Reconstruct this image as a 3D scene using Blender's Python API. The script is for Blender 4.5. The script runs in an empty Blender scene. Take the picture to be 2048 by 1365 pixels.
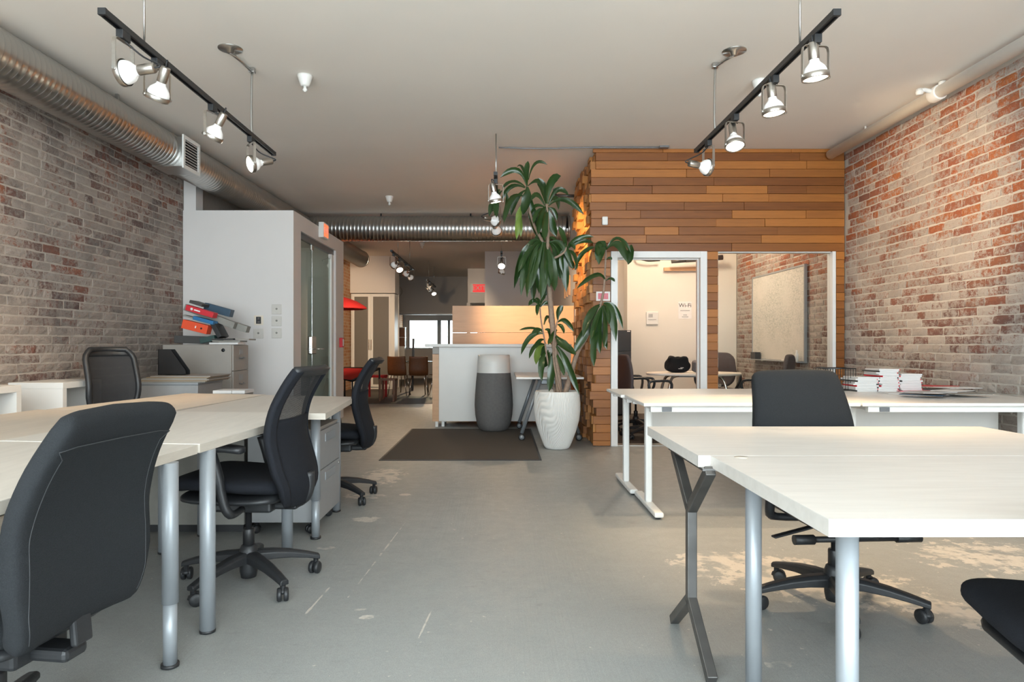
import bpy, bmesh, math, random
from mathutils import Vector, Matrix, noise as mnoise
random.seed(7)
S = bpy.context.scene
COL = S.collection
V = Vector
PI = math.pi
F = 1365.33; VX, VY, H = 1003.0, 687.0, 1.11      # focal length (px), vanishing point, eye height

# ---------------------------------------------------------------- camera
cam = bpy.data.objects.new('camera', bpy.data.cameras.new('camera'))
COL.objects.link(cam)
cam.location = (0, 0, H); cam.rotation_euler = (PI/2, 0, 0)
cam.data.sensor_width = 36; cam.data.lens = 24
cam.data.shift_x = (1024-VX)/2048; cam.data.shift_y = (VY-682.5)/2048
cam.data.clip_start = 0.05; cam.data.clip_end = 200
S.camera = cam
# ---------------------------------------------------------------- daylight: overcast sky through the street windows
w = bpy.data.worlds.new('world'); S.world = w; w.use_nodes = True
bg = w.node_tree.nodes['Background']
bg.inputs[0].default_value = (0.85, 0.935, 1.0, 1); bg.inputs[1].default_value = 11.0
def portal(name, loc, rot, sx, sy):
    l = bpy.data.lights.new(name, 'AREA'); l.shape = 'RECTANGLE'; l.size = sx; l.size_y = sy
    l.cycles.is_portal = True
    o = bpy.data.objects.new(name, l); o.location = loc; o.rotation_euler = rot; COL.objects.link(o)
portal('street_window_portal', (0, -1.42, 1.65), (PI/2, 0, 0), 7.2, 2.9)
portal('yard_window_portal', (-2.3, 25.3, 1.45), (-PI/2, 0, 0), 2.9, 1.3)
S.view_settings.view_transform = 'Standard'; S.view_settings.look = 'None'
S.view_settings.gamma = 1; S.view_settings.use_curve_mapping = False
S.view_settings.exposure = 0.08
S.cycles.adaptive_threshold = 0.04; S.cycles.diffuse_bounces = 5; S.cycles.glossy_bounces = 3; S.cycles.transmission_bounces = 4; S.cycles.transparent_max_bounces = 6; S.cycles.max_bounces = 7
WARM = (1.0, 0.72, 0.44)

# ---------------------------------------------------------------- helpers
def P(x, y, Y): return V(((x-VX)*Y/F, Y, H-(y-VY)*Y/F))       # photo pixel at a distance
def wm(o):
    M = o.matrix_basis.copy()
    while o.parent: o = o.parent; M = o.matrix_basis @ M
    return M
class MB:
    def __init__(s): s.v = []; s.f = []; s.s = []
    def add(s, vs, fs, smooth=False):
        n = len(s.v); s.v += [V(p) for p in vs]
        s.f += [tuple(i+n for i in f) for f in fs]; s.s += [smooth]*len(fs); return s
    def box(s, lo, hi):
        x0, y0, z0 = lo; x1, y1, z1 = hi
        return s.add([(x0,y0,z0),(x1,y0,z0),(x1,y1,z0),(x0,y1,z0),(x0,y0,z1),(x1,y0,z1),(x1,y1,z1),(x0,y1,z1)],
            [(0,3,2,1),(4,5,6,7),(0,1,5,4),(1,2,6,5),(2,3,7,6),(3,0,4,7)])
    def obox(s, c, size, R=None):
        n = len(s.v); h = V(size)/2
        s.box(-h, h); R = R or Matrix.Identity(3)
        for i in range(n, len(s.v)): s.v[i] = R @ s.v[i] + V(c)
        return s
    def bar(s, p0, p1, w_, h_, up=(0,0,1), taper=1.0):
        p0 = V(p0); p1 = V(p1); d = (p1-p0).normalized(); u = V(up); a = d.cross(u)
        if a.length < 1e-4: a = d.cross(V((1,0,0)))
        a.normalize(); b = a.cross(d).normalized(); vs = []
        for p, k in ((p0,1),(p1,taper)):
            for sx, sy in ((-1,-1),(1,-1),(1,1),(-1,1)): vs.append(p+a*(sx*w_*k/2)+b*(sy*h_*k/2))
        return s.add(vs, [(0,1,2,3),(7,6,5,4),(0,4,5,1),(1,5,6,2),(2,6,7,3),(3,7,4,0)])
    def tube(s, pts, r, n=10, closed=False, caps=True):
        pts = [V(p) for p in pts]; m = len(pts); rs = r if isinstance(r, (list,tuple)) else [r]*m
        ref = None; vs = []; fs = []
        for i, p in enumerate(pts):
            a = pts[(i-1) % m] if (closed or i > 0) else p
            b = pts[(i+1) % m] if (closed or i < m-1) else p
            t = (b-a).normalized()
            if ref is None:
                ref = t.cross(V((0,0,1)))
                if ref.length < 1e-3: ref = t.cross(V((1,0,0)))
            ref = (ref - t*ref.dot(t)).normalized(); bi = t.cross(ref)
            for k in range(n):
                an = 2*PI*k/n; vs.append(p+(ref*math.cos(an)+bi*math.sin(an))*rs[i])
        for i in range(m if closed else m-1):
            j = (i+1) % m
            for k in range(n): fs.append((i*n+k, i*n+(k+1)%n, j*n+(k+1)%n, j*n+k))
        s.add(vs, fs, True)
        if caps and not closed:
            q = len(s.v)-len(vs)
            s.f += [tuple(q+k for k in range(n))[::-1], tuple(q+(m-1)*n+k for k in range(n))]; s.s += [False]*2
        return s
    def cyl(s, p0, p1, r0, r1=None, n=16): return s.tube([p0, p1], [r0, r0 if r1 is None else r1], n)
    def lathe(s, prof, c=(0,0,0), n=24, d=(0,0,1), capa=True, capb=True):
        d = V(d).normalized(); a = d.cross(V((0,1,0)))
        if a.length < 1e-3: a = V((1,0,0))
        a.normalize(); b = d.cross(a); c = V(c); vs = []; fs = []; m = len(prof)
        for r, z in prof:
            for k in range(n):
                an = 2*PI*k/n; vs.append(c+d*z+(a*math.cos(an)+b*math.sin(an))*r)
        for i in range(m-1):
            for k in range(n): fs.append((i*n+k, i*n+(k+1)%n, (i+1)*n+(k+1)%n, (i+1)*n+k))
        if capa: fs.append(tuple(range(n))[::-1])
        if capb: fs.append(tuple((m-1)*n+k for k in range(n)))
        return s.add(vs, fs, True)
    def prism(s, poly, vec):
        n = len(poly); vec = V(vec); vs = [V(p) for p in poly]; vs += [p+vec for p in vs]
        return s.add(vs, [tuple(range(n))[::-1], tuple(range(n, 2*n))]+[(i, (i+1)%n, n+(i+1)%n, n+i) for i in range(n)])
    def grid(s, rows, smooth=True, closed=False):
        m = len(rows); n = len(rows[0]); vs = [p for r in rows for p in r]; fs = []
        for i in range(m-1):
            for k in range(n if closed else n-1):
                fs.append((i*n+k, i*n+(k+1)%n, (i+1)*n+(k+1)%n, (i+1)*n+k))
        return s.add(vs, fs, smooth)
    def tf(s, M): s.v = [M @ p for p in s.v]; return s
    def mesh(s, name, mat):
        me = bpy.data.meshes.new(name); me.from_pydata([tuple(p) for p in s.v], [], s.f)
        me.polygons.foreach_set('use_smooth', s.s)
        if mat: me.materials.append(mat)
        bm = bmesh.new(); bm.from_mesh(me); bmesh.ops.recalc_face_normals(bm, faces=bm.faces[:]); bm.to_mesh(me); bm.free()
        return me
    def build(s, name, mat, parent=None, bevel=0, seg=2, local=False, solid=0, sub=0):
        if parent is not None and not local:
            M = wm(parent).inverted(); s.v = [M @ p for p in s.v]
        o = bpy.data.objects.new(name, s.mesh(name, mat)); COL.objects.link(o)
        if parent is not None: o.parent = parent
        if solid:
            m = o.modifiers.new('solid', 'SOLIDIFY'); m.thickness = solid; m.offset = 0
        if sub:
            m = o.modifiers.new('sub', 'SUBSURF'); m.levels = sub; m.render_levels = sub
        if bevel:
            m = o.modifiers.new('bevel', 'BEVEL'); m.width = bevel; m.segments = seg; m.limit_method = 'ANGLE'; m.angle_limit = 0.6
        return o
def B(lo, hi): return MB().box(lo, hi)
def tag(o, label=None, cat=None, group=None, kind=None):
    if label: o['label'] = label
    if cat: o['category'] = cat
    if group: o['group'] = group
    if kind: o['kind'] = kind
    return o
def thing(name, label, cat, loc=(0,0,0), rz=0.0, group=None):
    o = bpy.data.objects.new(name, None); COL.objects.link(o); o.empty_display_size = 0.1
    o.location = loc; o.rotation_euler = (0, 0, rz); return tag(o, label, cat, group)
def struct(mb, name, mat, label=None, **k):
    o = mb.build(name, mat, **k); o['kind'] = 'structure'
    if label: o['label'] = label
    return o
def copy_tree(o, parent=None):
    c = o.copy(); COL.objects.link(c); c.parent = parent
    for ch in list(o.children): copy_tree(ch, c)
    return c
def clone(o, label, loc, rz):
    c = copy_tree(o); c.location = loc; c.rotation_euler = (0, 0, rz); c['label'] = label; return c
def text(body, size, mat, parent, M, name='lettering', depth=0.001, align='CENTER'):
    c = bpy.data.curves.new(name, 'FONT'); c.body = body; c.size = size; c.extrude = depth
    c.align_x = align; c.align_y = 'CENTER'; c.materials.append(mat)
    q = bpy.data.objects.new(name, c); COL.objects.link(q); dg = bpy.context.evaluated_depsgraph_get(); dg.update()
    me = bpy.data.meshes.new_from_object(q.evaluated_get(dg)); bpy.data.objects.remove(q); bpy.data.curves.remove(c)
    me.name = name; o = bpy.data.objects.new(name, me); COL.objects.link(o); o.parent = parent
    o.matrix_basis = wm(parent).inverted() @ M; return o
def frame_at(p, right, up):
    r = V(right).normalized(); u = V(up).normalized(); n = r.cross(u)
    M = Matrix((r, u, n)).transposed().to_4x4(); M.translation = V(p); return M
def catmull(pts, n):
    pts = [V(p) for p in pts]; out = []; m = len(pts)-1
    for i in range(n+1):
        t = i/n*m; k = min(int(t), m-1); u = t-k
        p0 = pts[max(k-1,0)]; p1 = pts[k]; p2 = pts[k+1]; p3 = pts[min(k+2,m)]
        out.append(0.5*((2*p1)+(p2-p0)*u+(2*p0-5*p1+4*p2-p3)*u*u+(3*p1-p0-3*p2+p3)*u**3))
    return out
def lerp(tab, t):
    for i in range(len(tab)-1):
        if t <= tab[i+1][0]:
            a, b = tab[i], tab[i+1]; k = (t-a[0])/(b[0]-a[0]); return a[1]+(b[1]-a[1])*k
    return tab[-1][1]
def pad(spine, width, thick, R=0.06, rows=22, n=28, bow=0.0, p=4.0, mb=None, q_=2.6):
    """upholstered slab: spine of (y,z) points, cross-section across x"""
    mb = mb or MB()
    pts = catmull([(0, y, z) for y, z in spine], rows)
    ext = []; L = [0]
    for i in range(rows): L.append(L[-1]+(pts[i+1]-pts[i]).length)
    T = L[-1]; rws = []
    extra = [0.0, 0.04*T*0.25, 0.02*T]                       # finer rows at both ends
    ds = sorted(set([0.0005, 0.004, 0.01, 0.02]+[l for l in L if 0.025 < l < T-0.025]+[T-0.0005, T-0.004, T-0.01, T-0.02]))
    for d in ds:
        j = 0
        while j < rows-1 and L[j+1] < d: j += 1
        k = (d-L[j])/(L[j+1]-L[j]); c = pts[j].lerp(pts[j+1], k); t = (pts[j+1]-pts[j]).normalized()
        nn = V((1,0,0)).cross(t)
        v = d/T; e = min(d, T-d); ww = width(v)
        if e < R: ww -= 2*(R-math.sqrt(max(0, R*R-(R-e)**2)))
        tt = thick(v); h = tt*0.5
        if e < h: tt *= math.sqrt(max(0.02, 1-(1-e/h)**2))
        row = []
        for q in range(n):
            an = 2*PI*q/n; ca, sa = math.cos(an), math.sin(an)
            x = ww/2*math.copysign(abs(ca)**(2/p), ca); y = tt/2*math.copysign(abs(sa)**(2/q_), sa)
            row.append(c+V((x,0,0))+nn*(y+bow*(2*x/max(width(v),.01))**2))
        rws.append(row)
    mb.grid(rws, True, True)
    b = len(mb.v)-len(rws)*n
    mb.f += [tuple(b+k for k in range(n))[::-1], tuple(b+(len(rws)-1)*n+k for k in range(n))]; mb.s += [True]*2
    return mb

# ---------------------------------------------------------------- materials
MAT = {}
class NT:
    def __init__(s, name):
        s.m = bpy.data.materials.new(name); s.m.use_nodes = True; s.t = s.m.node_tree
        s.b = s.t.nodes['Principled BSDF']; s.out = s.t.nodes['Material Output']
    def n(s, typ, **k):
        d = s.t.nodes.new(typ)
        for a, v in k.items(): setattr(d, a, v)
        return d
    def l(s, a, b): s.t.links.new(a, b)
    def set(s, d, i, v):
        if hasattr(v, 'is_linked') or hasattr(v, 'links'): s.l(v, d.inputs[i])
        else: d.inputs[i].default_value = v
    def math(s, op, a, b=0.0, c=None, clamp=False):
        d = s.n('ShaderNodeMath', operation=op); d.use_clamp = clamp
        s.set(d, 0, a); s.set(d, 1, b)
        if c is not None: s.set(d, 2, c)
        return d.outputs[0]
    def noise(s, vec, scale, detail=4, rough=0.55, dist=0.0):
        d = s.n('ShaderNodeTexNoise'); s.l(vec, d.inputs['Vector'])
        d.inputs['Scale'].default_value = scale; d.inputs['Detail'].default_value = detail
        d.inputs['Roughness'].default_value = rough; d.inputs['Distortion'].default_value = dist
        return d.outputs['Fac']
    def ramp(s, fac, stops, interp='LINEAR'):
        d = s.n('ShaderNodeValToRGB'); d.color_ramp.interpolation = interp; e = d.color_ramp.elements
        while len(e) < len(stops): e.new(0.5)
        for q, (p_, c) in zip(e, stops):
            q.position = p_; q.color = (c[0], c[1], c[2], 1) if isinstance(c, (tuple, list)) else (c, c, c, 1)
        s.l(fac, d.inputs[0]); return d.outputs[0]
    def mix(s, fac, a, b, mode='MIX'):
        d = s.n('ShaderNodeMix', data_type='RGBA', blend_type=mode); d.clamp_factor = True
        s.set(d, 0, fac)
        for i, v in ((6, a), (7, b)):
            if isinstance(v, (tuple, list)): d.inputs[i].default_value = (v[0], v[1], v[2], 1)
            else: s.l(v, d.inputs[i])
        return d.outputs[2]
    def pos(s, kind='object'):
        if kind == 'world': return s.n('ShaderNodeNewGeometry').outputs['Position']
        return s.n('ShaderNodeTexCoord').outputs['Object']
    def scale(s, vec, sc, rot=(0,0,0), loc=(0,0,0), typ='POINT'):
        d = s.n('ShaderNodeMapping', vector_type=typ); s.l(vec, d.inputs[0])
        d.inputs['Scale'].default_value = sc; d.inputs['Rotation'].default_value = rot; d.inputs['Location'].default_value = loc
        return d.outputs[0]
    def bump(s, h, strength=0.3, dist=0.01):
        d = s.n('ShaderNodeBump'); s.l(h, d.inputs['Height']); d.inputs['Strength'].default_value = strength
        d.inputs['Distance'].default_value = dist; s.l(d.outputs[0], s.b.inputs['Normal'])
    def base(s, c):
        if isinstance(c, (tuple, list)): s.b.inputs['Base Color'].default_value = (c[0], c[1], c[2], 1)
        else: s.l(c, s.b.inputs['Base Color'])
    def pr(s, rough=None, metal=None, spec=None, trans=None, ior=None, coat=None, sheen=None):
        I = s.b.inputs
        if rough is not None: s.set(s.b, 'Roughness', rough)
        if metal is not None: I['Metallic'].default_value = metal
        if spec is not None: I['Specular IOR Level'].default_value = spec
        if trans is not None: I['Transmission Weight'].default_value = trans
        if ior is not None: I['IOR'].default_value = ior
        if coat is not None: I['Coat Weight'].default_value = coat
        if sheen is not None: I['Sheen Weight'].default_value = sheen
def plain(name, col, rough=0.5, metal=0.0, var=0.08, sc=20, bump=0.0, bs=120, spec=None, sheen=None):
    t = NT(name); p = t.pos(); f = t.noise(p, sc, 2)
    t.base(t.mix(f, tuple(c*(1-var) for c in col), tuple(min(1, c*(1+var)) for c in col)))
    t.pr(rough, metal, spec, sheen=sheen)
    if bump: t.bump(t.noise(p, bs, 1), bump, 0.004)
    MAT[name] = t.m; return t.m
def emit(name, col, strength):
    t = NT(name); t.base(col); t.b.inputs['Emission Color'].default_value = (*col, 1); t.b.inputs['Emission Strength'].default_value = strength
    MAT[name] = t.m; return t.m
plain('white_paint', (.69,.66,.645), .6, var=.03, sc=3, bump=.05, bs=90)
plain('ceiling_paint', (.83,.785,.725), .85, var=.04, sc=1.2, bump=.08, bs=160)
plain('white_trim', (.78,.78,.77), .4, var=.02)
plain('white_plastic', (.76,.75,.72), .4, var=.02)
plain('white_laminate', (.74,.725,.695), .35, var=.03, sc=6)
plain('white_metal', (.78,.78,.76), .35, var=.02)
plain('black_plastic', (.018,.019,.021), .45, var=.15, sc=30, bump=.08)
plain('black_metal', (.015,.015,.016), .4, var=.1)
plain('black_fabric', (.014,.015,.017), .95, var=.45, sc=420, bump=.35, bs=500, spec=.25)
plain('grey_fabric', (.016,.0178,.0198), .95, var=.5, sc=380, bump=.4, bs=480, spec=.25)
plain('navy_fabric', (.009,.0103,.0145), .9, var=.5, sc=420, bump=.3, bs=500, spec=.3)
plain('mauve_fabric', (.085,.068,.070), .95, var=.25, sc=300, bump=.3, bs=400)
plain('thread', (.032,.034,.037), .8)
plain('chrome', (.75,.74,.72), .18, 1.0, var=.03)
plain('brushed_steel', (.50,.47,.43), .32, 1.0, var=.1, sc=60)
plain('raw_steel', (.16,.155,.15), .42, .85, var=.45, sc=9)
plain('silver_paint', (.31,.335,.36), .38, .3, var=.04)
plain('dark_silver', (.20,.205,.215), .4, .5, var=.05)
plain('grey_metal', (.30,.305,.31), .45, .1, var=.05)
plain('beige_metal', (.33,.30,.27), .5, .1, var=.05, sc=8)
plain('charcoal_metal', (.022,.022,.024), .5, var=.1)
plain('concrete_dark', (.145,.138,.134), .85, var=.2, sc=40, bump=.2)
plain('paper', (.70,.69,.68), .75, var=.03)
plain('red_fabric', (.42,.012,.014), .8, var=.15, sc=60, bump=.1)
plain('red_card', (.62,.02,.035), .45, var=.05)
plain('orange_card', (.80,.085,.025), .45, var=.05)
plain('blue_card', (.02,.16,.36), .45, var=.08)
plain('slate_card', (.035,.075,.12), .5, var=.1)
plain('dark_card', (.06,.057,.055), .6, var=.15)
plain('grey_card', (.27,.26,.235), .65, var=.12)
plain('brown_card', (.26,.19,.12), .7, var=.15)
plain('teal_card', (.03,.07,.065), .6)
plain('white_print', (.85,.82,.80), .6)
plain('black_print', (.02,.02,.02), .6)
plain('pink_print', (.72,.22,.26), .6, var=.2, sc=60)
plain('grey_print', (.45,.45,.45), .6)
plain('bark', (.30,.215,.16), .85, var=.35, sc=45, bump=.4, bs=70)
plain('soil', (.03,.022,.016), .95, var=.4, sc=60, bump=.5)
plain('walnut_ply', (.17,.062,.02), .4, var=.25, sc=30)
plain('grey_cloth', (.12,.125,.14), .9, var=.2, sc=50, bump=.2)
plain('grey_wall', (.40,.385,.375), .8, var=.03, sc=3)
plain('cream_wall', (.78,.735,.66), .7, var=.02, sc=3)
plain('switch_plate', (.60,.57,.53), .5)
plain('beige_plate', (.74,.66,.55), .5)
plain('dark_floor', (.055,.043,.034), .6, var=.3, sc=12)
plain('exit_red', (.8,.03,.03), .4)
emit('exit_glow', (1.0, .16, .06), 1.3)
emit('exit_glow_red', (.9, .03, .04), .55)
emit('bulb_lit', (1.0, .88, .70), 14.0)
t = NT('bulb_glass'); t.base((.86,.86,.86)); t.pr(.22); t.b.inputs['Emission Color'].default_value = (1,.93,.82,1); t.b.inputs['Emission Strength'].default_value = .12; MAT['bulb_glass'] = t.m
def glass(name, col, rough=0.0, alpha=0.25):
    t = NT(name); tr = t.n('ShaderNodeBsdfTransparent'); tr.inputs[0].default_value = (*col, 1)
    gl = t.n('ShaderNodeBsdfGlossy'); gl.inputs['Roughness'].default_value = rough
    fr = t.n('ShaderNodeFresnel'); fr.inputs[0].default_value = 1.5
    bf = t.n('ShaderNodeNewGeometry').outputs['Backfacing']; mx = t.n('ShaderNodeMixShader'); t.l(t.math('MULTIPLY', fr.outputs[0], t.math('SUBTRACT', 1.0, bf)), mx.inputs[0]); t.l(tr.outputs[0], mx.inputs[1]); t.l(gl.outputs[0], mx.inputs[2])
    t.l(mx.outputs[0], t.out.inputs[0]); MAT[name] = t.m
glass('clear_glass', (.95,.965,.955)); glass('green_glass', (.76,.82,.79))
t = NT('frosted_glass'); t.base((.17,.16,.145)); t.pr(.35, trans=0.0); MAT['frosted_glass'] = t.m
# mesh cloth of the chair backs: woven holes
t = NT('mesh_cloth'); p = t.pos(); wv = t.n('ShaderNodeTexWave', bands_direction='X'); wv.inputs['Scale'].default_value = 95; t.l(p, wv.inputs[0])
wv2 = t.n('ShaderNodeTexWave', bands_direction='Z'); wv2.inputs['Scale'].default_value = 95; t.l(p, wv2.inputs[0])
mk = t.math('GREATER_THAN', t.math('MAXIMUM', wv.outputs['Fac'], wv2.outputs['Fac']), 0.32)
t.base((.02,.021,.024)); t.pr(.8); t.l(mk, t.b.inputs['Alpha']); MAT['mesh_cloth'] = t.m
d_ = t.m.copy(); d_.name = 'mesh_dense'; MAT['mesh_dense'] = d_
for n_ in d_.node_tree.nodes:
    if n_.type == 'MATH' and n_.operation == 'GREATER_THAN': n_.inputs[1].default_value = .10
# galvanised duct
t = NT('galvanised'); p = t.pos(); t.base(t.mix(t.noise(p, 3, 2), (.47,.465,.45), (.55,.545,.53))); t.pr(.29, 1.0); MAT['galvanised'] = t.m
# bricks: fired clay under worn whitewash
def brick(name, thr, paint, paint2, stops, zbias, soot):
    t = NT(name); g = t.n('ShaderNodeNewGeometry'); p = g.outputs['Position']; oi = t.n('ShaderNodeObjectInfo')
    r = t.math('FRACT', t.math('ADD', oi.outputs['Random'], t.math('MULTIPLY', g.outputs['Random Per Island'], 3.7)))
    r2 = t.math('FRACT', t.math('MULTIPLY', r, 7.31))
    n0 = t.noise(p, 85, 3, .7)
    z = t.n('ShaderNodeSeparateXYZ'); t.l(p, z.inputs[0])
    hz = t.math('ADD', z.outputs[2], t.math('MULTIPLY', t.noise(p, .9, 2), 1.2))
    clay = t.mix(t.ramp(t.math('MULTIPLY', hz, .25), [(.42, 0.0), (.72, 1.0)]), t.ramp(r, [(0,(.26,.11,.085)),(.4,(.17,.095,.08)),(.7,(.22,.10,.08)),(1,(.30,.10,.06))]), t.ramp(r, stops)); clay = t.mix(t.math('MULTIPLY', n0, .8), clay, (.10,.06,.05), 'MIX'); 
    zb = t.math('MULTIPLY', t.math('SUBTRACT', z.outputs[2], 1.5), zbias)
    n1 = t.noise(p, 26, 4, .68); n2 = t.noise(p, 1.3, 1); n3 = t.noise(p, 5.5, 2, .6)
    n4 = t.noise(t.scale(p, (1,1,2.2)), 60, 3, .7)
    k = t.math('ADD', t.math('MULTIPLY', n1, .9), t.math('ADD', t.math('MULTIPLY', n2, .55), t.math('ADD', t.math('MULTIPLY', n3, .40), t.math('ADD', t.math('MULTIPLY', n4, .55), t.math('MULTIPLY', r2, .30)))))
    k = t.math('ADD', k, zb)
    mask = t.ramp(t.math('SUBTRACT', k, thr), [(.0, 1.0), (.22, 0.0)])
    pc = t.mix(t.math('MULTIPLY', t.math('ADD', n3, n1), .5), paint2, paint)
    pc = t.mix(t.math('MULTIPLY', t.math('FRACT', t.math('MULTIPLY', r, 17.3)), .38), pc, tuple(x*.62 for x in paint2))
    c = t.mix(mask, clay, pc)
    c = t.mix(t.ramp(n0, [(.60, 0.0), (.72, .55)]), c, (.12,.095,.08))
    if soot:
        c = t.mix(t.ramp(t.math('ADD', t.noise(p, 2.2, 5, .6), t.math('MULTIPLY', r2, .12)), [(.55, 0.0), (.75, soot)]), c, (.07,.066,.068))
    t.base(c); t.pr(.9); t.bump(t.math('ADD', n1, t.math('MULTIPLY', n4, .5)), 1.0, .008); MAT[name] = t.m
RED = [(0,(.46,.10,.018)),(.3,(.56,.165,.028)),(.55,(.36,.10,.045)),(.8,(.50,.13,.025)),(1,(.28,.115,.08))]
MAU = [(0,(.36,.09,.03)),(.3,(.22,.10,.075)),(.6,(.15,.09,.08)),(1,(.40,.11,.03))]
brick('brick_right', 1.315, (.51,.465,.41), (.35,.295,.265), RED, .07, .22)
brick('brick_left', 1.40, (.45,.385,.335), (.27,.23,.205), MAU, .06, .55)
for nm, c1, c2 in (('mortar_right', (.45,.415,.37), (.56,.525,.47)), ('mortar_left', (.37,.32,.28), (.48,.425,.37))):
    t = NT(nm); p = t.pos('world'); t.base(t.mix(t.noise(p, 30, 6), c1, c2)); t.pr(.95); t.bump(t.noise(p, 120, 5), .6, .006); MAT[nm] = t.m
t = NT('brick_far'); p = t.pos('world'); bt = t.n('ShaderNodeTexBrick'); sw = t.n('ShaderNodeSeparateXYZ'); t.l(p, sw.inputs[0]); cb = t.n('ShaderNodeCombineXYZ'); t.l(sw.outputs[1], cb.inputs[0]); t.l(sw.outputs[2], cb.inputs[1]); t.l(cb.outputs[0], bt.inputs[0])
bt.inputs['Scale'].default_value = 1; bt.inputs['Brick Width'].default_value = .22; bt.inputs['Row Height'].default_value = .0733; bt.inputs['Mortar Size'].default_value = .005
bt.inputs['Color1'].default_value = (.36,.14,.05,1); bt.inputs['Color2'].default_value = (.42,.27,.16,1); bt.inputs['Mortar'].default_value = (.5,.42,.33,1); t.base(bt.outputs[0]); t.pr(.9); MAT['brick_far'] = t.m
# cedar cladding
def wood(name, dark, light, sc, rough=.45, lo=.15, hi=.85, knots=False, obj=True):
    t = NT(name); p = t.pos('object' if obj else 'world'); oi = t.n('ShaderNodeObjectInfo'); r = oi.outputs['Random']
    off = t.n('ShaderNodeVectorMath', operation='ADD'); t.l(p, off.inputs[0])
    cv = t.n('ShaderNodeCombineXYZ'); t.l(t.math('MULTIPLY', r, 37.0), cv.inputs[0]); t.l(t.math('MULTIPLY', r, 91.0), cv.inputs[1]); t.l(cv.outputs[0], off.inputs[1])
    q = t.scale(off.outputs[0], sc); g = t.noise(q, 1.0, 7, .62, .4)
    k = t.math('ADD', t.math('MULTIPLY', r, .62), t.math('MULTIPLY', g, .5))
    c = t.ramp(k, [(lo, dark), (hi, light)])
    c = t.mix(t.math('MULTIPLY', t.noise(t.scale(q, (2.5,2.5,2.5)), 1.0, 3), .35), c, tuple(x*.45 for x in dark))
    if knots:
        vo = t.n('ShaderNodeTexVoronoi'); vo.inputs['Scale'].default_value = 7; t.l(off.outputs[0], vo.inputs[0])
        c = t.mix(t.ramp(vo.outputs['Distance'], [(.06,1.0),(.13,0.0)]), c, (.08,.025,.008))
    t.base(c); t.pr(rough); t.bump(g, .12, .003); MAT[name] = t.m
wood('cedar', (.175,.052,.009), (.49,.18,.034), (2.2, 40, 40))
wood('cedar_block', (.30,.105,.018), (.62,.27,.06), (3, 14, 14), .5, knots=True)
wood('maple_top', (.56,.50,.43), (.74,.69,.62), (14, 2.0, 14), .38, -.1, .8, obj=False)
wood('maple_warm', (.54,.455,.365), (.70,.615,.515), (14, 2.0, 14), .38, -.1, .8, obj=False)
wood('maple_white', (.64,.59,.53), (.76,.73,.685), (2.0, 14, 14), .36, -.1, .6, obj=False)
wood('maple_edge', (.52,.46,.385), (.64,.585,.51), (6, 6, 30), .5, -.1, .9, obj=False)
wood('birch_panel', (.60,.33,.17), (.72,.43,.24), (1.5, 8, 12), .42, -.2, 1.0)
# painted concrete floor with worn pale patches
t = NT('floor_paint'); p = t.pos('world'); n1 = t.noise(p, 2.2, 3, .6); n2 = t.noise(p, 11, 5, .7); n3 = t.noise(p, 60, 3, .6)
base = t.mix(n1, (.325,.335,.325), (.40,.412,.40)); base = t.mix(t.math('MULTIPLY', n3, .55), base, (.21,.212,.20))
m = None
EL = [(1.42,3.22,.50,.30,-.5),(1.78,2.92,.42,.14,-.75),(1.10,3.50,.25,.12,.2),(2.55,3.55,.36,.24,.1),(-.98,5.72,.17,.34,.1),(-1.0,4.95,.14,.10,0),(-.72,5.0,.05,.03,0),(-.85,4.30,.09,.06,.2),
      (-.545,2.77,.032,.022,.3),(-.60,2.84,.034,.012,.2),(-.63,3.65,.005,.62,-.06),(-.797,2.88,.005,.22,-.07),(-.95,3.7,.05,.03,0),(-.30,2.72,.004,.16,-.08),(.95,2.35,.06,.03,.2),(-.62,6.9,.5,.35,.0)]
for cx, cy, rx, ry, a in EL:
    q = t.scale(p, (rx, ry, 10), (0, 0, a), (cx, cy, 0), 'TEXTURE')
    ln = t.n('ShaderNodeVectorMath', operation='LENGTH'); t.l(q, ln.inputs[0])
    big = 1.1 if rx > .3 else .8
    d = t.math('ADD', ln.outputs['Value'], t.math('MULTIPLY', t.math('SUBTRACT', n2, .5), 3.4*big if rx < .5 or ry > .36 else 3.0))
    lim = .55 if (rx, ry) != (.5, .35) else -.25
    e = t.ramp(t.math('SUBTRACT', d, lim), [(.30, 1.0), (.42, 0.0)])
    m = e if m is None else t.math('MAXIMUM', m, e)
chips = t.ramp(t.math('ADD', t.noise(p, 38, 4, .55), t.math('MULTIPLY', t.noise(p, 1.7, 2), .22)), [(.80, 0.0), (.83, 1.0)])
m = t.math('MAXIMUM', m, chips)
brk = t.ramp(t.noise(p, 9, 3, .6), [(.40, 0.0), (.52, 1.0)])
m = t.math('MULTIPLY', m, brk)
base = t.mix(t.ramp(t.noise(p, 240, 2, .5), [(.35, 0.0), (.75, .5)]), base, (.17,.172,.165))
c = t.mix(m, base, t.mix(n3, (.48,.44,.385), (.60,.565,.51)))
scuff = t.ramp(t.noise(t.scale(p, (1.5, 5, 1)), 3.0, 6, .7), [(.60, 0.0), (.80, .5)])
c = t.mix(scuff, c, (.12,.115,.105))
t.base(c); t.pr(t.ramp(n2, [(.3,.36),(.7,.55)]))
gr = t.noise(t.scale(p, (70, 2.2, 1), (0,0,.12)), 1.0, 4, .6, .5)
t.bump(t.math('ADD', t.math('MULTIPLY', gr, .8), t.math('MULTIPLY', n3, .5)), .32, .004); MAT['floor_paint'] = t.m
t = NT('mat_pile'); p = t.pos('world'); t.base(t.mix(t.noise(t.scale(p, (40, 300, 1)), 1.0, 3), (.06,.05,.042), (.115,.097,.08))); t.pr(.95); t.bump(t.noise(p, 400, 2), .5, .004); MAT['mat_pile'] = t.m
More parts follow.
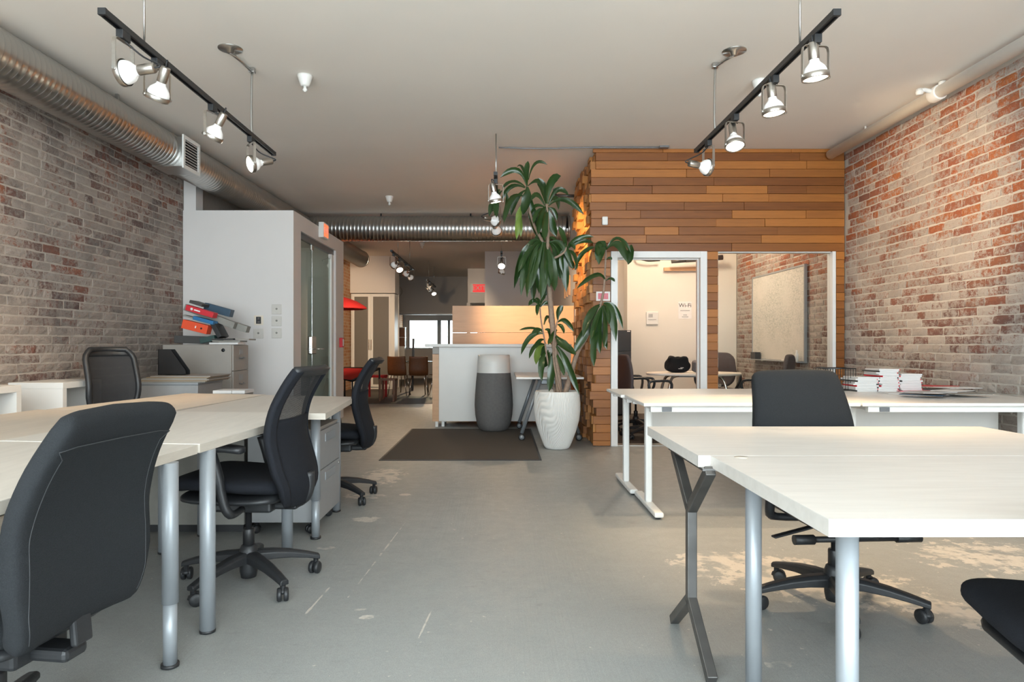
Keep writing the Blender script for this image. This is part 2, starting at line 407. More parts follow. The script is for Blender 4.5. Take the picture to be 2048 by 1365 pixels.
t = NT('whiteboard'); p = t.pos('world'); a = t.noise(t.scale(p, (1, 1, 1)), 1.6, 3); b = t.noise(t.scale(p, (1, 30, 60)), 1.0, 5, .7)
t.base(t.mix(t.math('MULTIPLY', t.ramp(a, [(.38,0.0),(.62,1.0)]), t.ramp(b, [(.42,0.0),(.62,.8)])), (.66,.635,.585), (.30,.34,.31))); t.pr(.3); MAT['whiteboard'] = t.m
t = NT('leaf'); p = t.pos(); oi = t.n('ShaderNodeObjectInfo')
t.base(t.mix(t.noise(p, 14, 4), t.mix(oi.outputs['Random'], (.007,.026,.006), (.016,.05,.010)), (.032,.075,.016))); t.pr(.30, coat=.25); MAT['leaf'] = t.m
t = NT('leaf_yellow'); p = t.pos(); t.base(t.mix(t.noise(p, 10, 4), (.10,.19,.03), (.22,.30,.06))); t.pr(.35); MAT['leaf_yellow'] = t.m
def M_(k): return MAT[k]

# ================================================================ THE SETTING
XL, XR, HC = -3.64, 3.70, 3.21
struct(B((-3.95,-1.6,-.12), (4.0,25.6,0)), 'floor', M_('floor_paint'), 'grey painted concrete floor worn to pale patches')
struct(B((-3.95,-1.6,HC), (4.0,25.6,HC+.15)), 'ceiling', M_('ceiling_paint'), 'plain warm white plaster ceiling')
struct(B((XL,12.5,0), (1.1,25.3,.006)), 'floor_rear', M_('dark_floor'), 'dark flooring in the rear lounge')
wl = struct(B((XL-.16,-1.45,0), (XL-.009,10.27,HC)), 'wall_left', M_('mortar_left'), 'whitewashed brick wall on the left')
wr = struct(B((XR+.009,-1.45,0), (XR+.16,11.05,HC)), 'wall_right', M_('mortar_right'), 'patchily whitewashed orange brick wall on the right')
struct(B((XL-.16,10.27,0), (XL-.005,25.3,HC)), 'wall_left_rear', M_('brick_far'))
CO = .0733
def brick_mb(L, h, hi=True):
    mb = MB(); ny, nz = (4, 2) if hi else (1, 1); rows = []
    for j in range(nz+1):
        r = []
        for i in range(ny+1):
            y = -L/2+L*i/ny; z = -h/2+h*j/nz; e = (i in (0, ny)) or (j in (0, nz))
            y += random.uniform(-.004,.004); z += random.uniform(-.0035,.0035)
            r.append(V(((-.0045 if e else 0)+random.uniform(-.0025,.0015), y, z)))
        rows.append(r)
    mb.grid(rows, False)
    ring = [rows[0][i] for i in range(ny+1)]+[rows[j][ny] for j in range(1, nz+1)]+[rows[nz][i] for i in range(ny-1,-1,-1)]+[rows[j][0] for j in range(nz-1,0,-1)]
    n = len(ring); vs = ring+[V((-.03, p.y*1.012, p.z*1.03)) for p in ring]
    mb.add(vs, [(k, n+k, n+(k+1)%n, (k+1)%n) for k in range(n)])
    bm = bmesh.new(); [bm.verts.new(p) for p in mb.v]; bm.verts.ensure_lookup_table()
    for f in mb.f: bm.faces.new([bm.verts[i] for i in f])
    bmesh.ops.remove_doubles(bm, verts=bm.verts[:], dist=1e-5); me = bpy.data.meshes.new('tmp'); bm.to_mesh(me); bm.free()
    mb.v = [v.co.copy() for v in me.vertices]; mb.f = [tuple(p.vertices) for p in me.polygons]; mb.s = [False]*len(mb.f)
    bpy.data.meshes.remove(me); return mb
def brick_wall(wall, X, sgn, y0, y1, mat, pick, skip, seed):
    rnd = random.Random(seed); lst = []
    for r in range(int(HC/CO)+1):
        z = CO*(r+.5); 
        if z+.03 > HC: continue
        y = y0-rnd.uniform(0,.2); hdr = (r % 6 == 2)
        while y < y1:
            L = .108 if (rnd.random() < (.7 if hdr else .12)) else .218
            a, b = y, min(y+L, y1)
            if b > y0+.03 and b-max(a,y0) > .04:
                a = max(a, y0); c = (a+b)/2
                if not skip(c, z): lst.append((c, z+rnd.uniform(-.002,.002), b-a-.014))
            y += L
    near = sorted([q for q in lst if pick(q[0], q[1])], key=lambda q: q[0]-.35*q[2])[:300]
    ns = set(near); meshes = {}
    for c, z, L in near:
        L2 = min(.207, max(.03, round(L/.02)*.02+.007)); key = (L2, rnd.randrange(6))
        if key not in meshes: meshes[key] = brick_mb(L2, .0605).mesh('brick', mat)
        o = bpy.data.objects.new('brick', meshes[key]); COL.objects.link(o); o.parent = wall
        o.location = (X+sgn*rnd.uniform(-.003,.002), c, z)
        o.rotation_euler = (0, 0, 0 if sgn > 0 else PI)
    mb = MB(); rest = [q for q in lst if q not in ns]; protos = [brick_mb(.2, .0605, i < 4) for i in range(8)]
    for c, z, L in rest:
        far = not (3.5 < c < 11); p = protos[4+rnd.randrange(4)] if far else protos[rnd.randrange(4)]
        dx = X+sgn*rnd.uniform(-.003,.002)
        mb.add([V((dx+sgn*v.x, c+v.y*L/.2, z+v.z)) for v in p.v], p.f)
    o = mb.build('brickwork', mat, wall, local=True); o['kind'] = 'stuff'
brick_wall(wl, XL, 1, -1.4, 7.82, M_('brick_left'), lambda y,z: 4.85 < y < 7.8 and .78 < z < 2.95, lambda y,z: z < .3 and y > 5, 3)
brick_wall(wr, XR, -1, -1.4, 10.74, M_('brick_right'), lambda y,z: 4.75 < y < 7.33 and .78 < z < 3.12, lambda y,z: 7.36 < y < 7.50, 5)
# street front behind the camera: wide shop windows
sf = struct(B((-3.95,-1.6,0), (4.0,-1.45,.12)), 'wall_front', M_('white_paint'), 'low sill of the glazed street front')
wf = struct(B((-3.95,-1.6,3.08), (4.0,-1.45,HC)), 'window_1', M_('black_metal'), 'street window frame')
for x in (-3.64,-1.22,1.22,3.66): B((x-.04,-1.56,.12), (x+.04,-1.48,3.08)).build('mullion', M_('black_metal'), wf)
B((-3.6,-1.525,.12), (3.62,-1.515,3.08)).build('pane', M_('clear_glass'), wf)
# ---------------- glazed booth on the left
XB, Y0B, Y1B, ZB = -2.377, 7.8, 10.27, 2.63
wb = struct(B((XL-.0,Y0B,0), (XB,Y0B+.12,ZB)), 'wall_booth', M_('white_paint'), 'white plaster front of the glazed booth')
B((XL,Y0B+.12,ZB-.10), (XB,Y1B,ZB)).build('roof_slab', M_('white_paint'), wb)
B((XB-.12,Y0B+.12,0), (XB,8.09,ZB-.1)).build('wall_pier', M_('white_paint'), wb)
B((XB-.12,9.80,0), (XB,Y1B,ZB-.1)).build('wall_pier', M_('white_paint'), wb)
B((XB-.12,8.09,2.44), (XB,9.80,ZB-.1)).build('lintel', M_('white_paint'), wb)
B((XL,Y1B-.12,0), (XB-.12,Y1B,ZB-.1)).build('wall_end', M_('white_paint'), wb)
B((XL,Y0B+.02,ZB), (XL+.14,Y0B+.2,HC-.02)).build('column', M_('white_paint'), wb)
d2 = struct(B((XB-.075,8.09,2.37), (XB-.03,9.80,2.44)), 'door_2', M_('dark_silver'), 'frameless green glass door of the booth with a steel lock')
B((XB-.06,8.095,.02), (XB-.05,8.745,2.37)).build('side_pane', M_('green_glass'), d2)
B((XB-.06,8.76,.02), (XB-.05,9.66,2.36)).build('pane', M_('green_glass'), d2)
B((XB-.075,9.67,0), (XB-.03,9.80,2.37)).build('jamb', M_('white_trim'), d2)
B((XB-.063,8.745,.02), (XB-.047,8.76,2.37)).build('pane_edge', M_('chrome'), d2)
B((XB-.07,9.60,2.30), (XB-.04,9.66,2.37)).build('patch_fitting', M_('chrome'), d2, bevel=.004)
B((XB-.07,8.70,2.30), (XB-.04,8.80,2.37)).build('patch_fitting', M_('chrome'), d2, bevel=.004)
lk = B((XB-.085,8.66,.97), (XB-.025,8.86,1.20)).build('lock', M_('chrome'), d2, bevel=.012)
MB().tube([(XB-.02,8.80,1.035),(XB+.035,8.80,1.035),(XB+.04,8.82,1.035),(XB+.04,8.98,1.035)], .008, 8).build('lever', M_('chrome'), lk)
# booth furnishings seen dimly through the glass: a low white table and a big white arrow-shaped board
tb = thing('booth_desk', 'white desk standing inside the glazed booth', 'desk', (-2.95,8.9,0))
B((-3.3,8.4,.68), (-2.62,9.5,.72)).build('desk_top', M_('white_laminate'), tb, bevel=.004)
for x in (-3.26,-2.66):
    for y in (8.45,9.45): B((x-.025,y-.025,0), (x+.025,y+.025,.68)).build('leg', M_('white_metal'), tb)
# ---------------- cedar-clad meeting room
YW = 7.354
ww_ = struct(B((1.03,YW+.026,2.10), (XR,YW+.15,HC)), 'wall_meeting_front', M_('cedar'), 'wall of the meeting room clad in stacked cedar boards')
B((1.03,YW+.026,0), (1.175,YW+.15,2.10)).build('wall_pier', M_('cedar'), ww_)
B((2.215,YW+.026,0), (2.335,YW+.15,2.10)).build('wall_pier', M_('cedar'), ww_)
B((3.605,YW+.026,0), (XR,YW+.15,2.10)).build('wall_pier', M_('cedar'), ww_)
ws_ = struct(B((1.045,YW+.15,0), (1.16,9.2,HC)), 'wall_meeting_side', M_('cedar_block'), 'side of the meeting room built of projecting cedar blocks')
RH = .0888; rb = random.Random(11)
def board(x0, x1, z0, z1, parent, y=YW):
    dy = rb.uniform(-.004,.004)
    o = MB().box((-(x1-x0)/2+.0012,-.013,-(z1-z0)/2+.0018), ((x1-x0)/2-.0012,.013,(z1-z0)/2-.0018)).build('board', M_('cedar'), parent, bevel=.0015, seg=1, local=True)
    o.location = ((x0+x1)/2, y+.013+dy, (z0+z1)/2)
def run(xa, xb, z0, z1):
    x = xa
    while x < xb-.02:
        L = rb.uniform(.35, 1.5); e = x+L
        if e > xb-.25: e = xb
        board(x, e, z0, z1, ww_); x = e
ends = []
for k in range(-24, 13):
    z0 = 2.10+k*RH; z1 = min(z0+RH, HC-.002); z0 = max(z0, .004)
    if z1-z0 < .02: continue
    xl = .985+rb.choice((-.035,-.02,0,.0,.03,.035)); ends.append((z0, z1, xl))
    if k >= 0: run(xl, XR-.004, z0, z1)
    else:
        board(xl, 1.175, z0, z1, ww_); board(2.215, 2.335, z0, z1, ww_); board(3.605, XR-.004, z0, z1, ww_)
blk = {}
for z0, z1, xl in ends:
    y = YW+.028
    while y < 9.2:
        L = rb.choice((.12,.17,.21,.25,.30)); e = min(y+L, 9.2); xo = 1.0+rb.choice((-.05,-.04,-.025,-.01,0,.012,.025))
        if e-y > .03:
            o = MB().box((xo, y+.001, z0+.0015), (1.045, e-.001, z1-.0015)).build('block', M_('cedar_block'), ws_, local=True)
        y = e
struct(B((1.10,9.2,0), (1.25,15.6,HC)), 'wall_right_rear', M_('white_paint'), 'white wall running back beside the reception')
# door frame and glazing
d1 = struct(MB().box((1.178,YW-.016,0), (1.25,YW+.16,2.10)).box((2.14,YW-.016,0), (2.212,YW+.16,2.10)).box((1.25,YW-.016,2.03), (2.14,YW+.16,2.10)), 'door_1', M_('white_trim'), 'white painted frame of the open meeting-room doorway', bevel=.003)
MB().box((1.25,YW+.06,0), (1.262,YW+.10,2.03)).box((2.128,YW+.06,0), (2.14,YW+.10,2.03)).box((1.262,YW+.06,2.018), (2.128,YW+.10,2.03)).build('door_stop', M_('white_trim'), d1)
for z in (.25,1.05,1.78): B((1.2495,YW+.01,z-.05), (1.2535,YW+.055,z+.05)).build('hinge', M_('chrome'), d1)
B((1.25,YW,-.002), (2.14,YW+.14,.012)).build('threshold', M_('brushed_steel'), d1)
w2 = struct(MB().box((3.565,YW-.006,0), (3.60,YW+.12,2.10)).box((2.338,YW+.02,2.09), (3.56,YW+.12,2.10)).box((2.338,YW+.03,0), (2.344,YW+.12,2.09)).box((2.344,YW,0), (3.565,YW+.12,.05)), 'window_2', M_('white_trim'), 'fixed glazing beside the meeting-room door', bevel=.002)
B((2.344,YW+.05,.05), (3.565,YW+.058,2.09)).build('pane', M_('clear_glass'), w2)
struct(MB().box((2.12,10.75,0), (XR,10.9,HC)).box((1.16,11.05,0), (2.12,11.2,HC)).box((1.98,10.75,0), (2.12,11.05,HC)), 'wall_meeting_back', M_('cream_wall'), 'cream back wall of the meeting room')
struct(B((1.16,YW+.15,0), (XR,10.9,.004)), 'floor_meeting', M_('dark_floor'))
# ---------------- rear of the shop
struct(B((-.38,15.6,0), (1.10,15.75,HC)), 'wall_partition', M_('white_paint'), 'white partition behind the reception')
struct(MB().box((XL,21.5,0), (-3.4,21.65,HC)).box((-3.4,21.5,0), (-.3,21.65,.93)).box((-3.4,21.5,2.05), (-.95,21.65,HC)).box((-.95,21.5,2.05), (4.0,21.65,HC)).box((-.3,21.5,0), (4.0,21.65,2.05)), 'wall_rear', M_('grey_wall'), 'grey rear wall with an interior window')
w3 = struct(MB().box((-3.4,21.48,.93), (-.3,21.66,.97)).box((-3.4,21.48,2.01), (-.3,21.66,2.05)).box((-3.4,21.48,.97), (-3.36,21.66,2.01)).box((-.34,21.48,.97), (-.3,21.66,2.01)), 'window_3', M_('dark_silver'), 'interior window in the grey rear wall')
B((-3.36,21.56,.97), (-.34,21.57,2.01)).build('pane', M_('clear_glass'), w3)
wy = struct(MB().box((-3.95,25.3,0), (-3.45,25.4,HC)).box((-3.45,25.3,0), (-.9,25.4,.85)).box((-3.45,25.3,1.95), (-.9,25.4,HC)).box((-.9,25.3,0), (4.0,25.4,HC)), 'wall_yard', M_('grey_wall'))
w4 = struct(MB().box((-2.38,25.28,.85), (-2.24,25.4,1.95)).box((-2.0,25.28,.85), (-1.9,25.4,1.95)).box((-3.45,25.28,.85), (-3.40,25.4,1.95)), 'window_4', M_('dark_silver'), 'bright yard window seen through the interior window')
B((-3.4,25.34,.85), (-.9,25.345,1.95)).build('pane', M_('clear_glass'), w4)
struct(B((3.9,11.2,0), (4.0,25.3,HC)), 'wall_far_right', M_('grey_wall'))
# red shaft wall beyond the partition with a dark transom
tr1 = struct(MB().box((-.95,19.2,2.25), (-.2,19.3,HC)).box((-.98,19.2,0), (-.88,19.3,2.25)), 'trim_1', M_('white_paint'), 'pale bulkhead carrying the far exit sign')
B((-.84,19.22,2.02), (-.3,19.28,2.22)).build('transom', M_('charcoal_metal'), tr1)
# ---------------- overhead services
def spiral_duct(name, label, a, b, r, pitch, n=44, caps=True):
    a = V(a); b = V(b); ax = (b-a).normalized(); L = (b-a).length; u = ax.cross(V((0,0,1))).normalized(); v = u.cross(ax)
    k = 5; prof = [(0,0),(.60,0),(.74,.0045),(.86,.0045),(.97,0)]; rings = int(L/pitch)*k; vs = []; fs = []
    for i in range(rings+1):
        f, h = prof[i % k]; base = (i//k+f)*pitch
        for q in range(n):
            an = 2*PI*q/n; s_ = min(max(base+pitch*q/n, 0), L); vs.append(a+ax*s_+(u*math.cos(an)+v*math.sin(an))*(r+h))
    for i in range(rings):
        for q in range(n):
            if q < n-1: fs.append((i*n+q, i*n+q+1, (i+1)*n+q+1, (i+1)*n+q))
            elif i+k+1 <= rings: fs.append((i*n+q, (i+k)*n, (i+k+1)*n, (i+1)*n+q))
    t_ = thing(name, label, 'duct', a)
    MB().add(vs, fs, True).build('pipe', M_('galvanised'), t_)
    if caps:
        MB().lathe([(.001,0),(r-.004,0),(r+.012,.0),(r+.012,.05),(r,.05)], b-ax*.03, n, ax, False, False).build('end_cap', M_('galvanised'), t_)
    return t_
XD, ZD, RD = -3.41, 2.99, .177
ld = spiral_duct('air_duct', 'long galvanised spiral air duct along the left brick wall', (XD,-1.4,ZD), (XD+.28,15.2,ZD), RD, .055)
td = spiral_duct('air_duct', 'galvanised spiral air duct crossing the ceiling above the reception', (XD+.3,11.05,2.965), (1.09,11.05,2.965), .20, .06)
for y in (3.9, 5.75, 7.3):
    B((XD+.16,y-.012,ZD+.03), (XD+.185,y+.012,HC)).build('hanger', M_('galvanised'), ld)
for x in (-1.95,-.5): MB().tube([(x,11.05,HC),(x,11.05,3.16)], .012, 8).build('hanger', M_('black_metal'), td)
vb = thing('air_vent', 'square louvred air outlet boxed onto the left duct', 'vent', (-3.2,6.72,2.81))
MB().box((XD+.05,6.556,2.81), (-3.06,6.885,3.10)).build('collar', M_('galvanised'), vb, bevel=.004)
MB().box((-3.06,6.54,2.795), (-3.045,6.90,2.83)).box((-3.06,6.54,3.08), (-3.045,6.90,3.115)).box((-3.06,6.54,2.83), (-3.045,6.575,3.08)).box((-3.06,6.865,2.83), (-3.045,6.90,3.08)).build('grille_frame', M_('white_metal'), vb)
B((-3.0602,6.575,2.83), (-3.0595,6.865,3.08)).build('shade_backing', M_('charcoal_metal'), vb)  # dark sheet standing in for the shade between the louvres
for i in range(9):
    z = 2.848+i*.0275; MB().obox((-3.052,6.72,z), (.017,.29,.004), Matrix.Rotation(.5,3,'Y')).build('louvre', M_('white_metal'), vb)
# sprinkler pipe on the right wall
pp = thing('sprinkler_pipe', 'white sprinkler pipe along the top of the right brick wall', 'pipe', (3.52,7.2,3.13))
MB().tube([(3.52,-1.3,3.13),(3.52,7.30,3.13)], .05, 20).build('pipe', M_('white_plastic'), pp)
MB().lathe([(.062,0),(.062,.10)], (3.52,5.47,3.13), 20, (0,1,0)).build('coupling', M_('white_plastic'), pp, bevel=.006)
MB().tube([(3.52,5.45,3.17),(3.52,5.45,3.20)], .03, 12).build('riser', M_('white_plastic'), pp)
MB().tube([(3.50,5.50,3.13),(3.42,5.52,3.16),(3.36,5.52,3.15)], .018, 8).build('valve_arm', M_('white_plastic'), pp)
MB().lathe([(.025,0),(.03,.02),(.018,.05)], (3.38,5.52,3.12), 12).build('valve', M_('white_plastic'), pp)
for y in (2.2,6.6): MB().tube([(3.52,y,3.17),(3.52,y,HC)], .01, 8).build('hanger', M_('white_plastic'), pp)
# ceiling sprinklers
def sprinkler(x, y, label):
    o = thing('ceiling_sprinkler', label, 'sprinkler', (x,y,HC), group='white ceiling sprinklers')
    MB().lathe([(.058,0),(.058,-.012),(.036,-.075),(.03,-.085)], (0,0,0), 24).build('canopy', M_('white_plastic'), o, local=True)
    MB().lathe([(.012,-.085),(.012,-.10),(.020,-.115),(.006,-.13)], (0,0,0), 12).build('nozzle', M_('white_plastic'), o, local=True)
sprinkler(-1.54, 5.35, 'white ceiling sprinkler right of the left light track')
sprinkler(2.06, 5.45, 'white ceiling sprinkler half hidden behind the right light track')
sprinkler(-1.6, 9.75, 'white ceiling sprinkler in front of the crosswise duct')
sprinkler(-1.65, 14.2, 'small white ceiling sprinkler beyond the crosswise duct')

# ================================================================ TRACK LIGHTING
def spotlight(label, loc, d, watts=25, axis=None, lit=True, size=75, group='spotlights on the light tracks', blend=.7):
    loc = V(loc); d = V(d).normalized(); o = thing('spotlight', label, 'spotlight', loc, group=group)
    a = V(axis).normalized() if axis else d.cross(V((0,0,1))).normalized()
    C = V((0,0,-.205)); f = a.cross(V((0,0,1)))
    MB().obox((0,0,-.022), (.036,.075,.044)).build('adapter', M_('black_plastic'), o, bevel=.003, local=True)
    rows = []
    path = [C+a*.071+V((0,0,-.01)), C+a*.071+V((0,0,.13)), C+a*.066+V((0,0,.150)), C+a*.055+V((0,0,.157)), C-a*.055+V((0,0,.157)), C-a*.066+V((0,0,.150)), C-a*.071+V((0,0,.13)), C-a*.071+V((0,0,-.01))]
    for p in path: rows.append([p-f*.010, p+f*.010])
    MB().grid(rows, False).build('yoke', M_('brushed_steel'), o, solid=.003, local=True)
    MB().lathe([(.066,-.014),(.0675,-.012),(.0675,.012),(.066,.014),(.060,.014),(.060,-.014)], C, 32, d, False, False).build('ring', M_('brushed_steel'), o, local=True)
    bl = MB().lathe([(.059,.008),(.0595,-.010),(.0575,-.026),(.050,-.044),(.038,-.058),(.029,-.067),(.024,-.076),(.024,-.092)], C, 28, d, False, True).build('bulb', M_('bulb_glass'), o, local=True)
    MB().lathe([(.0585,.008),(.045,.013),(.02,.016),(.002,.017)], C, 28, d, False, True).build('lens', M_('bulb_lit' if lit else 'bulb_glass'), bl, local=True)
    so = MB().lathe([(.0255,-.085),(.0265,-.088),(.0265,-.165),(.0235,-.170)], C, 20, d).build('socket', M_('brushed_steel'), o, local=True)
    for s_ in (-1, 1): MB().cyl(C+a*(s_*.066), C+a*(s_*.077), .009, n=10).build('pivot_screw', M_('chrome'), o, local=True)
    e = C-d*.168; h = V((d.x, d.y, 0))
    MB().tube(catmull([e, e-d*.03+V((0,0,.01)), (e+V((0,0,-.04)))*.5+a*.03-V((0,0,.0)), V((0,0,-.04))], 14), .0045, 8).build('cord', M_('black_plastic'), o, local=True)
    if lit:
        l = bpy.data.lights.new('spotlight_lamp', 'SPOT'); l.energy = watts; l.color = WARM; l.spot_size = math.radians(size); l.spot_blend = blend; l.shadow_soft_size = .045
        q = bpy.data.objects.new('spotlight_lamp', l); COL.objects.link(q); q.parent = o
        q.location = C+d*.03; q.rotation_euler = d.to_track_quat('-Z', 'Y').to_euler()
    return o
def track(label, X, y0, y1, z, stems, arm=None):
    o = thing('light_track', label, 'light track', (X, y0, z))
    MB().box((X-.018,y0,z), (X-.009,y1,z+.03)).box((X+.009,y0,z), (X+.018,y1,z+.03)).box((X-.009,y0,z+.012), (X+.009,y1,z+.03)).build('rail', M_('black_metal'), o)
    for y in (y0, y1): B((X-.019,y-.008,z-.001), (X+.019,y+.008,z+.031)).build('end_cap', M_('black_plastic'), o)
    for y in stems: MB().tube([(X,y,z+.03),(X,y,HC)], .006, 8).build('stem', M_('galvanised'), o)
    if arm:
        ys, bx, by = arm
        MB().tube(catmull([(X,ys,z+.03),(X-.006,ys,z+.12),(X-.004,ys,z+.35),(X,ys,HC-.03)], 10), .009, 8).build('conduit', M_('galvanised'), o)
        MB().tube([(X,ys,HC-.03),(X*.5+bx*.5,ys*.5+by*.5,HC-.025),(bx,by,HC-.03)], .010, 8).build('conduit', M_('galvanised'), o)
        MB().lathe([(.085,0),(.085,-.006),(.03,-.010),(.022,-.035)], (bx,by,HC), 28).build('canopy', M_('galvanised'), o)
        MB().obox((X,ys,HC-.02), (.045,.045,.035)).build('box_fitting', M_('galvanised'), o, bevel=.004)
    return o
ZT = 2.675
track('long black light track hung on the left side of the ceiling', -1.9, 3.25, 5.69, ZT, (3.63,), (5.20, -1.93, 4.86))
track('long black light track hung on the right side of the ceiling', 1.6, 3.26, 5.60, ZT, (3.66,), (5.11, 1.67, 4.90))
track('short black light track seen end on beside the plant', -.055, 6.35, 8.6, ZT, (6.84,))
track('black light track in the middle behind the crosswise duct', 0.0, 11.8, 14.0, ZT, (12.0,13.6))
track('black light track at the rear left behind the crosswise duct', -1.88, 11.65, 14.6, ZT, (12.4,14.0))
track('farthest small black light track near the grey rear wall', -1.85, 16.9, 19.1, ZT, (17.3,18.7))
spotlight('first spotlight on the left track, pointing sideways at the brick wall', (-1.9,3.43,ZT), (-1,.12,-.10), 60, size=95)
spotlight('second spotlight on the left track, tilted down to the left', (-1.9,3.77,ZT), (-.42,.30,-.85), 45)
spotlight('third spotlight on the left track, tilted down to the left', (-1.9,4.49,ZT), (-.48,.15,-.80), 45)
spotlight('glowing last spotlight on the left track, turned towards the camera', (-1.9,5.18,ZT), (-.72,-.62,-.30), 30)
spotlight('first spotlight on the right track, glowing straight down', (1.6,3.48,ZT), (.10,.05,-1), 100, axis=(1,.12,0))
spotlight('second spotlight on the right track, glowing straight down', (1.6,4.01,ZT), (.10,-.02,-1), 100, axis=(1,.12,0))
spotlight('third spotlight on the right track, glowing down towards the camera', (1.6,4.68,ZT), (.0,-.35,-.95), 85, axis=(1,.25,0))
spotlight('last spotlight on the right track, pointing sideways at the brick wall', (1.6,5.28,ZT), (1,.28,-.14), 180, size=72)
spotlight('glowing spotlight on the short track beside the plant', (-.055,6.52,ZT), (.20,.12,-1), 30, axis=(1,.2,0))
spotlight('second spotlight on the short track, aimed at the cedar blocks', (-.055,7.6,ZT), (1,.68,-.18), 260, size=62)
spotlight('chrome spotlight at the far end of the short track', (-.055,8.3,ZT), (.63,1.98,-.95), 300, size=60)
spotlight('brightly glowing spotlight behind the crosswise duct', (0,12.0,ZT), (-.02,-.75,-.62), 45, axis=(1,0,0))
spotlight('unlit spotlight at the far end of the middle rear track', (0,13.2,ZT), (-.3,.3,-.9), lit=False)
for i, (y, d, lit) in enumerate(((11.9,(-.8,1.0,-.4),True),(12.6,(.3,-.6,-.7),True),(13.4,(-.6,.9,-.3),True),(14.2,(.3,.9,-.35),True))):
    spotlight(['white spotlight at the near end of the rear left track','glowing second spotlight of the rear left track','third spotlight of the rear left track','last spotlight of the rear left track'][i], (-1.88,y,ZT), d, (320,110,130,260)[i], lit=lit)
for i, (y, d) in enumerate(((17.1,(-.7,-.2,-.6)),(17.9,(.4,.2,-.8)),(18.7,(.2,-.6,-.7)))):
    spotlight(['nearest','middle','last'][i]+' small spotlight of the farthest light track', (-1.85,y,ZT), d, 260, lit=(i>0))
cd = thing('ceiling_conduit', 'thin grey conduit across the ceiling to the cedar wall', 'conduit', (.1,7.28,HC))
MB().tube(catmull([(-.03,7.28,HC-.012),(.45,7.28,HC-.022),(1.0,7.27,HC-.012),(1.72,7.27,HC-.012)], 16), .008, 8).build('pipe', M_('dark_silver'), cd)
B((1.68,7.24,HC-.02), (1.78,7.30,HC)).build('clip', M_('dark_silver'), cd)
# meeting-room ceiling lamp, out of view above the door head
ml = thing('ceiling_lamp', 'round white ceiling lamp inside the meeting room', 'lamp', (2.45,9.3,HC))
MB().lathe([(.17,0),(.17,-.03),(.15,-.07),(.02,-.085)], (2.45,9.3,HC), 28).build('shade', M_('bulb_glass'), ml)
l = bpy.data.lights.new('ceiling_lamp_light', 'POINT'); l.energy = 95; l.color = (1,.82,.62); l.shadow_soft_size = .15
q = bpy.data.objects.new('ceiling_lamp_light', l); COL.objects.link(q); q.parent = ml; q.location = (0,0,-.28)

# ================================================================ CHAIRS
def caster(parent, p, ang, r=.029):
    c = thing_part('caster', parent, p, ang)
    return c
def thing_part(name, parent, p, ang, r=.029):
    hood = MB().lathe([(.004,r*2+.012),(.012,r*2+.012),(.012,r*1.7),(.020,r*1.55),(.024,r*1.1)], (0,0,0), 12)
    o = hood.build(name, M_('black_plastic'), parent, local=True)
    o.location = p; o.rotation_euler = (0,0,ang)
    for s_ in (-1,1):
        MB().lathe([(r*.55,0),(r*.93,0),(r,.004),(r,.014),(r*.85,.019),(r*.3,.020)], (-.012,s_*.005,r), 20, (0,s_,0)).build('wheel', M_('black_plastic'), o, local=True)
    return o
def star_base(parent, mat, R=.30, rot=0.2, zc=.115, ze=.078):
    MB().lathe([(.034,.03),(.040,.06),(.042,.15),(.034,.175),(.028,.18)], (0,0,0), 20).build('hub', mat, parent, local=True)
    for i in range(5):
        an = rot+2*PI*i/5; d = V((math.cos(an), math.sin(an), 0)); s_ = V((-d.y, d.x, 0)); rows = []
        for t_ in (0,.12,.3,.55,.8,.94,1.0):
            r = .02+(R-.0)*t_; z = zc+.02*math.sin(t_*1.5)*(1-t_)-(zc-ze)*t_**1.6; w_ = .034-.014*t_; h_ = .026-.014*t_
            c = d*r+V((0,0,z)); rows.append([c+s_*w_-V((0,0,h_)), c+s_*w_+V((0,0,h_*.4)), c+s_*w_*.55+V((0,0,h_)), c-s_*w_*.55+V((0,0,h_)), c-s_*w_+V((0,0,h_*.4)), c-s_*w_-V((0,0,h_))])
        mb = MB().grid(rows, False, True); mb.f += [(0,1,2,3,4,5),tuple(len(rows)*6-6+k for k in range(6))[::-1]]; mb.s += [False]*2
        mb.build('base_leg', mat, parent, bevel=.004, local=True)
        thing_part('caster', parent, d*(R+.004), an+[.4,1.9,-.7,2.6,.9][i])
def gas(parent, z0=.14, z1=.40):
    MB().lathe([(.026,z0),(.026,z0+.10),(.024,z0+.105),(.014,z0+.105),(.014,z1)], (0,0,0), 18).build('gas_column', M_('black_metal'), parent, local=True)
def arm(parent, s_, mat, y0=-.02):
    x = .265*s_
    rows = catmull([(s_*.12,y0-.02,.37),(s_*.24,y0-.03,.375),(x,y0-.01,.42),(x,y0+.02,.55),(x,y0+.05,.645)], 14)
    MB().tube(rows, [.016]*4+[.020]*6+[.024]*5, 10).build('arm_post', M_('black_plastic'), parent, local=True)
    pad([(-.12+y0,.655),(-.02+y0,.665),(.10+y0,.66),(.15+y0,.645)], lambda v: .085-.02*abs(v-.5), lambda v: .032, R=.035, rows=12, n=20).tf(Matrix.Translation((x,.02,0))).build('arm_pad', M_('black_plastic'), parent, local=True)
def mechanism(parent, dz=0.0):
    MB().box((-.09,-.14,.355+dz), (.09,.17,.42+dz)).box((-.04,-.24,.36+dz), (.04,-.1,.395+dz)).build('mechanism', M_('black_plastic'), parent, bevel=.012, local=True)
